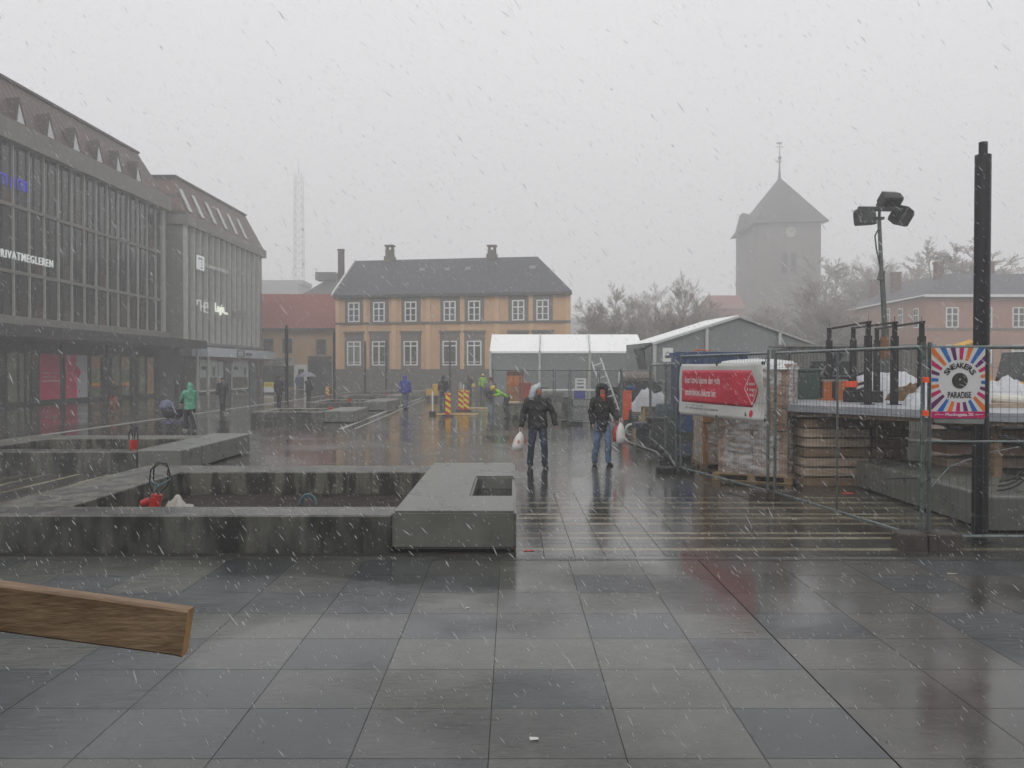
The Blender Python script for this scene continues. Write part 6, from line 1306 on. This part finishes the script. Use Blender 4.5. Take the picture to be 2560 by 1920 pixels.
P('person in pale grey coat and red cap seen from behind', 1226, 41, head=radians(175), h=1.78, jk=(120,116,114), tr=(128,140,152), hat='hat', hatc=(120,40,46), stride=.1, spread=.06, hem=.62, arms={'Le':(.28,.03,1.15),'Lw':(.30,-.05,.92)}, jname='coat', wide=1.12)
t = thing('backpack', 'dark backpack with grey top on the person in the pale grey coat', 'backpack', (X(1224,41,1), 40.78, .85), radians(0)); g = MB(); g.bevbox(-.17,.17,-.11,.08,.0,.5,.05); g.build('pack_body', mat('pack_grey',(96,94,94),.7,5,.3), t); g = MB(); g.bevbox(-.14,.14,-.16,-.11,.05,.28,.03); g.build('pocket', mat('pack_dark',(60,60,62),.7), t)
def exW(t, Mh, s, U): 
    g = MB()
    for q in (1.12, 1.3): g.loft([[U((cos(a*pi/8)*.215, sin(a*pi/8)*.165, q+dz_)) for a in range(16)] for dz_ in (-.025,.025)], cap=False)
    g.build('reflective_band', mat('reflective',(190,190,180),.3), t, fix=False)
person('worker in lime safety jacket and yellow hard hat bending over beside the stone table', X(1268,37.6,1), 37.6, radians(-80), 1.76, (136,206,52), (60,66,60), False, .1, .12, {'Le':(.24,-.2,1.25),'Lw':(.2,-.42,1.3),'Re':(-.24,-.2,1.25),'Rw':(-.2,-.42,1.3)}, .93, hat='helmet', hatc=(214,176,70), bend=radians(58), wide=1.15, extra=exW, legs=((.13,-.12,.50),(.14,.02,.085),(-.13,-.12,.50),(-.14,.04,.085)))
P('person in dark brown jacket and rust trousers walking before the shop windows', 283, 42, head=radians(35), h=1.66, jk=(52,42,40), tr=(128,70,56), stride=.35, spread=.08, hood=(52,42,40))
P('red faced person in dark clothes standing by the canopy post', 443, 66, head=radians(-10), h=1.8, jk=(34,36,36), tr=(34,36,36))

# ================================================================ BARE TREES
m_bark = mat('bark_bare', (84,76,66), .9, 4, .3); m_twig = mat('twigs_bare', (156,148,138), .9, 1, .3)
RM = [.013]
def make_tree(seed, hgt, spread_=1.0, up=.5, dense=1.0):
    r = random.Random(seed); tr = MB(); cr = MB()
    def br(p, d, ln, rad, dep):
        n = 3 if dep < 4 else 2; pts = [p]; rs = [rad]; q = p; dd = d
        for k in range(n):
            dd = (dd + Vector((r.uniform(-.16,.16), r.uniform(-.16,.16), up*.10))).normalized(); q = q + dd*ln/n; pts.append(q); rs.append(rad*(1-.4*(k+1)/n))
        tgt = tr if dep == 0 else cr; tgt.tube(pts, rs, 7 if dep == 0 else (4 if dep < 3 else 3), cap=dep == 0)
        if dep >= 6 or ln < .3: return
        m_ = {0:8,1:7,2:5,3:4,4:4,5:3}[dep]; m_ = max(2, int(m_*dense))
        for k in range(m_):
            f = (.3 + .7*(k+.6)/m_) if dep == 0 else (.25+.75*(k+.8)/m_); i = min(int(f*n), n-1); b0 = pts[i].lerp(pts[i+1], f*n-i)
            a = r.uniform(0, 2*pi); ti = r.uniform(.45,.95)*spread_ if dep < 2 else r.uniform(.35,.9)
            ax = dd.orthogonal().normalized(); nd = (Matrix.Rotation(a, 3, dd) @ (Matrix.Rotation(ti, 3, ax) @ dd)).normalized()
            nd = (nd + Vector((0,0,up*.35))).normalized(); l2 = ln*(r.uniform(.5,.72) if dep else r.uniform(.42,.6))*(1.15-.45*f)
            br(b0, nd, l2, max(rad*(.5-.15*f), RM[0]), dep+1)
        br(pts[-1], dd, ln*.55, rad*.55, dep+1 if dep else 1)
    br(Vector((0,0,0)), Vector((0,0,1)), hgt*.62, hgt*.014, 0)
    return tr, cr
def plant_tree(label, px, Y, pytop, proto=None, seed=1, rz=0, sxy=1.0, group='bare trees behind the tents', spread_=1.0, up=.5, dense=1.0, n0=10.0):
    x = X(px, Y); hh = Z(pytop, Y)
    if proto is None:
        tr, cr = make_tree(seed, n0, spread_, up, dense); t = thing('bare_tree', label, 'tree', (x, Y, 0), rz, group); tr.build('trunk', m_bark, t, fix=False); cr.build('crown', m_twig, t, fix=False)
        t['top'] = max(v[2] for v in cr.v); 
    else: t = copy_tree(proto); t['label'] = label; t.location = (x, Y, 0); t.rotation_euler = (0,0,rz)
    k = hh/t['top']; t.scale = (k*sxy, k*sxy, k); return t
tA_ = plant_tree('tall upright bare tree, highest of the group between the tents and the church tower', 1684, 75, 664, None, 5, 0, 1.15, spread_=.9, up=.6)
tB_ = plant_tree('bare bushy tree left of the highest one, pointed top', 1583, 80, 700, None, 9, 0, 1.25, spread_=1.1, up=.35)
tC_ = plant_tree('broad bare tree behind the left half of the big tent', 1632, 90, 722, None, 14, 0, 1.3, spread_=1.2, up=.3)
RM[0] = .024
tD_ = plant_tree('large wide spreading bare tree above the roof of the pink building', 2290, 132, 578, None, 23, 0, 2.0, 'bare trees behind the pink building', 1.25, .25)
for (lab, px, Y, py, pr, rz, sx_, gr) in (
    ('bare tree standing above the right end of the low tent', 1525, 86, 738, tC_, 1.1, 1.3, None), ('low bare tree just right of the orange building roof', 1466, 96, 785, tB_, 2.2, 1.6, None),
    ('smallest bare tree at the left end of the group', 1438, 104, 806, tC_, 4.0, 1.7, None), ('bare tree between the highest one and the reddish house', 1735, 96, 735, tC_, 3.0, 1.3, None),
    ('thin pale bare tree behind the highest one', 1668, 118, 705, tB_, .7, 1.4, None), ('low bare tree filling the gap above the low tent', 1560, 104, 770, tA_, 2.0, 1.7, None),
    ('bare tree in front of the foot of the church tower', 1985, 98, 742, tC_, .4, 1.5, 'bare trees around the church tower'), ('bare tree in front of the lower left of the church tower', 1885, 104, 765, tB_, 1.9, 1.6, 'bare trees around the church tower'),
    ('dense bare tree right of the church tower behind the floodlight mast', 2108, 88, 672, tA_, 1.3, 1.4, 'bare trees around the church tower'), ('bare tree between church tower and floodlight mast, lower than its neighbour', 2058, 92, 745, tC_, 2.4, 1.5, 'bare trees around the church tower'),
    ('pale far tree touching the right edge of the church tower', 2085, 150, 624, tD_, 1.0, 1.5, 'bare trees around the church tower'), ('pale far tree behind the floodlight mast', 2150, 150, 615, tD_, 2.6, 1.5, 'bare trees around the church tower'),
    ('far bare tree right of the wide spreading one, partly behind the black pole', 2420, 140, 606, tD_, 3.3, 1.8, 'bare trees behind the pink building'), ('far bare tree at the right edge above the pink building', 2530, 145, 640, tC_, .2, 1.3, 'bare trees behind the pink building'),
    ('bare shrub like tree behind the ridge of the big tent', 1830, 92, 778, tB_, 5.0, 1.8, 'bare trees around the church tower'), ('bare tree left of the small brick chimneys', 2150, 100, 745, tB_, .3, 1.5, 'bare trees around the church tower'),
    ('pale tree behind the right flank of the church tower, widest of the far ones', 2115, 140, 640, tC_, 2.9, 1.7, 'bare trees around the church tower'), ('bare tree between the reddish house and the church tower', 1812, 120, 750, tA_, 2.2, 1.6, 'bare trees around the church tower'), ('bare tree partly hidden behind the top of the floodlight pole', 2185, 125, 655, tA_, 4.4, 1.7, 'bare trees behind the pink building'),
    ('pale far tree just left of the wide spreading one', 2215, 150, 640, tC_, 1.6, 1.3, 'bare trees behind the pink building')):
    plant_tree(lab, px, Y, py, pr, rz=rz, sxy=sx_, group=gr or 'bare trees behind the tents')
    o_ = bpy.context.scene.collection.all_objects[-1]
for o_ in list(C.objects):
    if o_.name.startswith('bare_tree') and o_.get('label','').find('tower') >= 0 and 'highest' not in o_['label']: o_['group'] = 'bare trees around the church tower'

# grit and small stones on the paving
r = random.Random(77); g = MB()
for k in range(420):
    if k < 150: x_, y_ = r.uniform(.1, 6.5), 9.72+r.gauss(0,.12)
    elif k < 230: x_, y_ = r.uniform(4.4, 6.6), 9.4+r.gauss(0,.35)
    else: x_, y_ = r.uniform(-5, 6), r.uniform(4.8, 9.6)
    q = r.uniform(.003,.009) if k < 230 else r.uniform(.0015,.005); z_ = .0085
    g.add([(x_-q,y_-q*.7,z_),(x_+q*.8,y_-q,z_),(x_+q,y_+q*.9,z_),(x_-q*.6,y_+q,z_),(x_,y_,z_+q*1.1)], [(0,1,4),(1,2,4),(2,3,4),(3,0,4)])
tag(g.build('grit', mat('grit_dark', (52,50,46), .7), fix=False), 'dark grit and crumbs scattered over the wet slabs', 'grit', None, 'stuff')

# ================================================================ FALLING SNOW AND HAZE
import numpy as np
rng = np.random.default_rng(4)
def snow(n, x0, x1, y0, y1, z0, z1, ln, wd):
    c = np.stack([rng.uniform(x0,x1,n), rng.uniform(y0,y1,n), rng.uniform(z0,z1,n)], 1)
    c[:,0] *= np.clip(c[:,1]/26+.18, 0, 1.2)          # fewer flakes far off to the sides close by
    d = np.stack([rng.normal(.62,.13,n), rng.normal(-.12,.2,n), rng.normal(-.78,.12,n)], 1); d /= np.linalg.norm(d, axis=1)[:,None]
    a = np.cross(d, np.array([0,1,0])); a /= np.linalg.norm(a, axis=1)[:,None]; b = np.cross(d, a); q = rng.uniform(-1.0,1.0,n)[:,None]; a = a*np.cos(q)+b*np.sin(q)
    sz = np.clip(rng.lognormal(-.25,.5,n),.3,2.0)[:,None]; l = rng.uniform(.6,1.3,n)[:,None]*ln*sz; w_ = rng.uniform(.8,1.3,n)[:,None]*wd*sz; k = rng.uniform(-.5,.5,n)[:,None]
    v = np.stack([c-d*l, c+a*w_+d*l*k, c+d*l, c-a*w_-d*l*k], 1).reshape(-1,3)
    F_ = (np.array([[0,1,2],[0,2,3]])[None]+np.arange(n)[:,None,None]*4).reshape(-1,3); return v, F_
v1, f1 = snow(300000, -24, 24, 3.4, 34, 0.02, 11, .0150, .0016)
v2, f2 = snow(2500, -5, 5, 1.6, 6, .02, 5, .006, .0013)
vv = np.concatenate([v1, v2]); ff = np.concatenate([f1, f2+len(v1)])
me = bpy.data.meshes.new('falling_snow'); me.vertices.add(len(vv)); me.vertices.foreach_set('co', vv.ravel())
me.loops.add(ff.size); me.loops.foreach_set('vertex_index', ff.ravel().astype(np.int32)); me.polygons.add(len(ff))
me.polygons.foreach_set('loop_start', np.arange(0, ff.size, 3, dtype=np.int32)); me.polygons.foreach_set('loop_total', np.full(len(ff), 3, dtype=np.int32)); me.update(calc_edges=True)
sm = bpy.data.materials.new('snow_flake'); sm.use_nodes = True; N = sm.node_tree.nodes; N.clear()
df = N.new('ShaderNodeBsdfDiffuse'); df.inputs[0].default_value = (.92,.93,.95,1); tl = N.new('ShaderNodeBsdfTranslucent'); tl.inputs[0].default_value = (.95,.96,.98,1)
mxs = N.new('ShaderNodeMixShader'); mxs.inputs[0].default_value = .5; so_ = N.new('ShaderNodeOutputMaterial')
trn = N.new('ShaderNodeBsdfTransparent'); mx2 = N.new('ShaderNodeMixShader'); mx2.inputs[0].default_value = .32
K = sm.node_tree.links.new; K(df.outputs[0], mxs.inputs[1]); K(tl.outputs[0], mxs.inputs[2]);  K(mxs.outputs[0], mx2.inputs[1]); K(trn.outputs[0], mx2.inputs[2]); K(mx2.outputs[0], so_.inputs[0]); me.materials.append(sm); o = bpy.data.objects.new('falling_snow', me); C.objects.link(o); tag(o, 'wet snowflakes driven through the air across the square', 'snow', None, 'stuff')
HAZE = .0041
hm = bpy.data.materials.new('haze_air'); hm.use_nodes = True; N = hm.node_tree.nodes; N.clear(); vo = N.new('ShaderNodeVolumePrincipled'); vo.inputs['Density'].default_value = HAZE
vo.inputs['Color'].default_value = (.985,.985,.99,1); vo.inputs['Anisotropy'].default_value = .2; mo = N.new('ShaderNodeOutputMaterial'); hm.node_tree.links.new(vo.outputs[0], mo.inputs['Volume'])
b = MB(); b.box(-455,455,-455,455,-1.5,92); o = b.build('haze', hm); tag(o, 'pale snowy air over the whole square', 'haze', None, 'stuff')
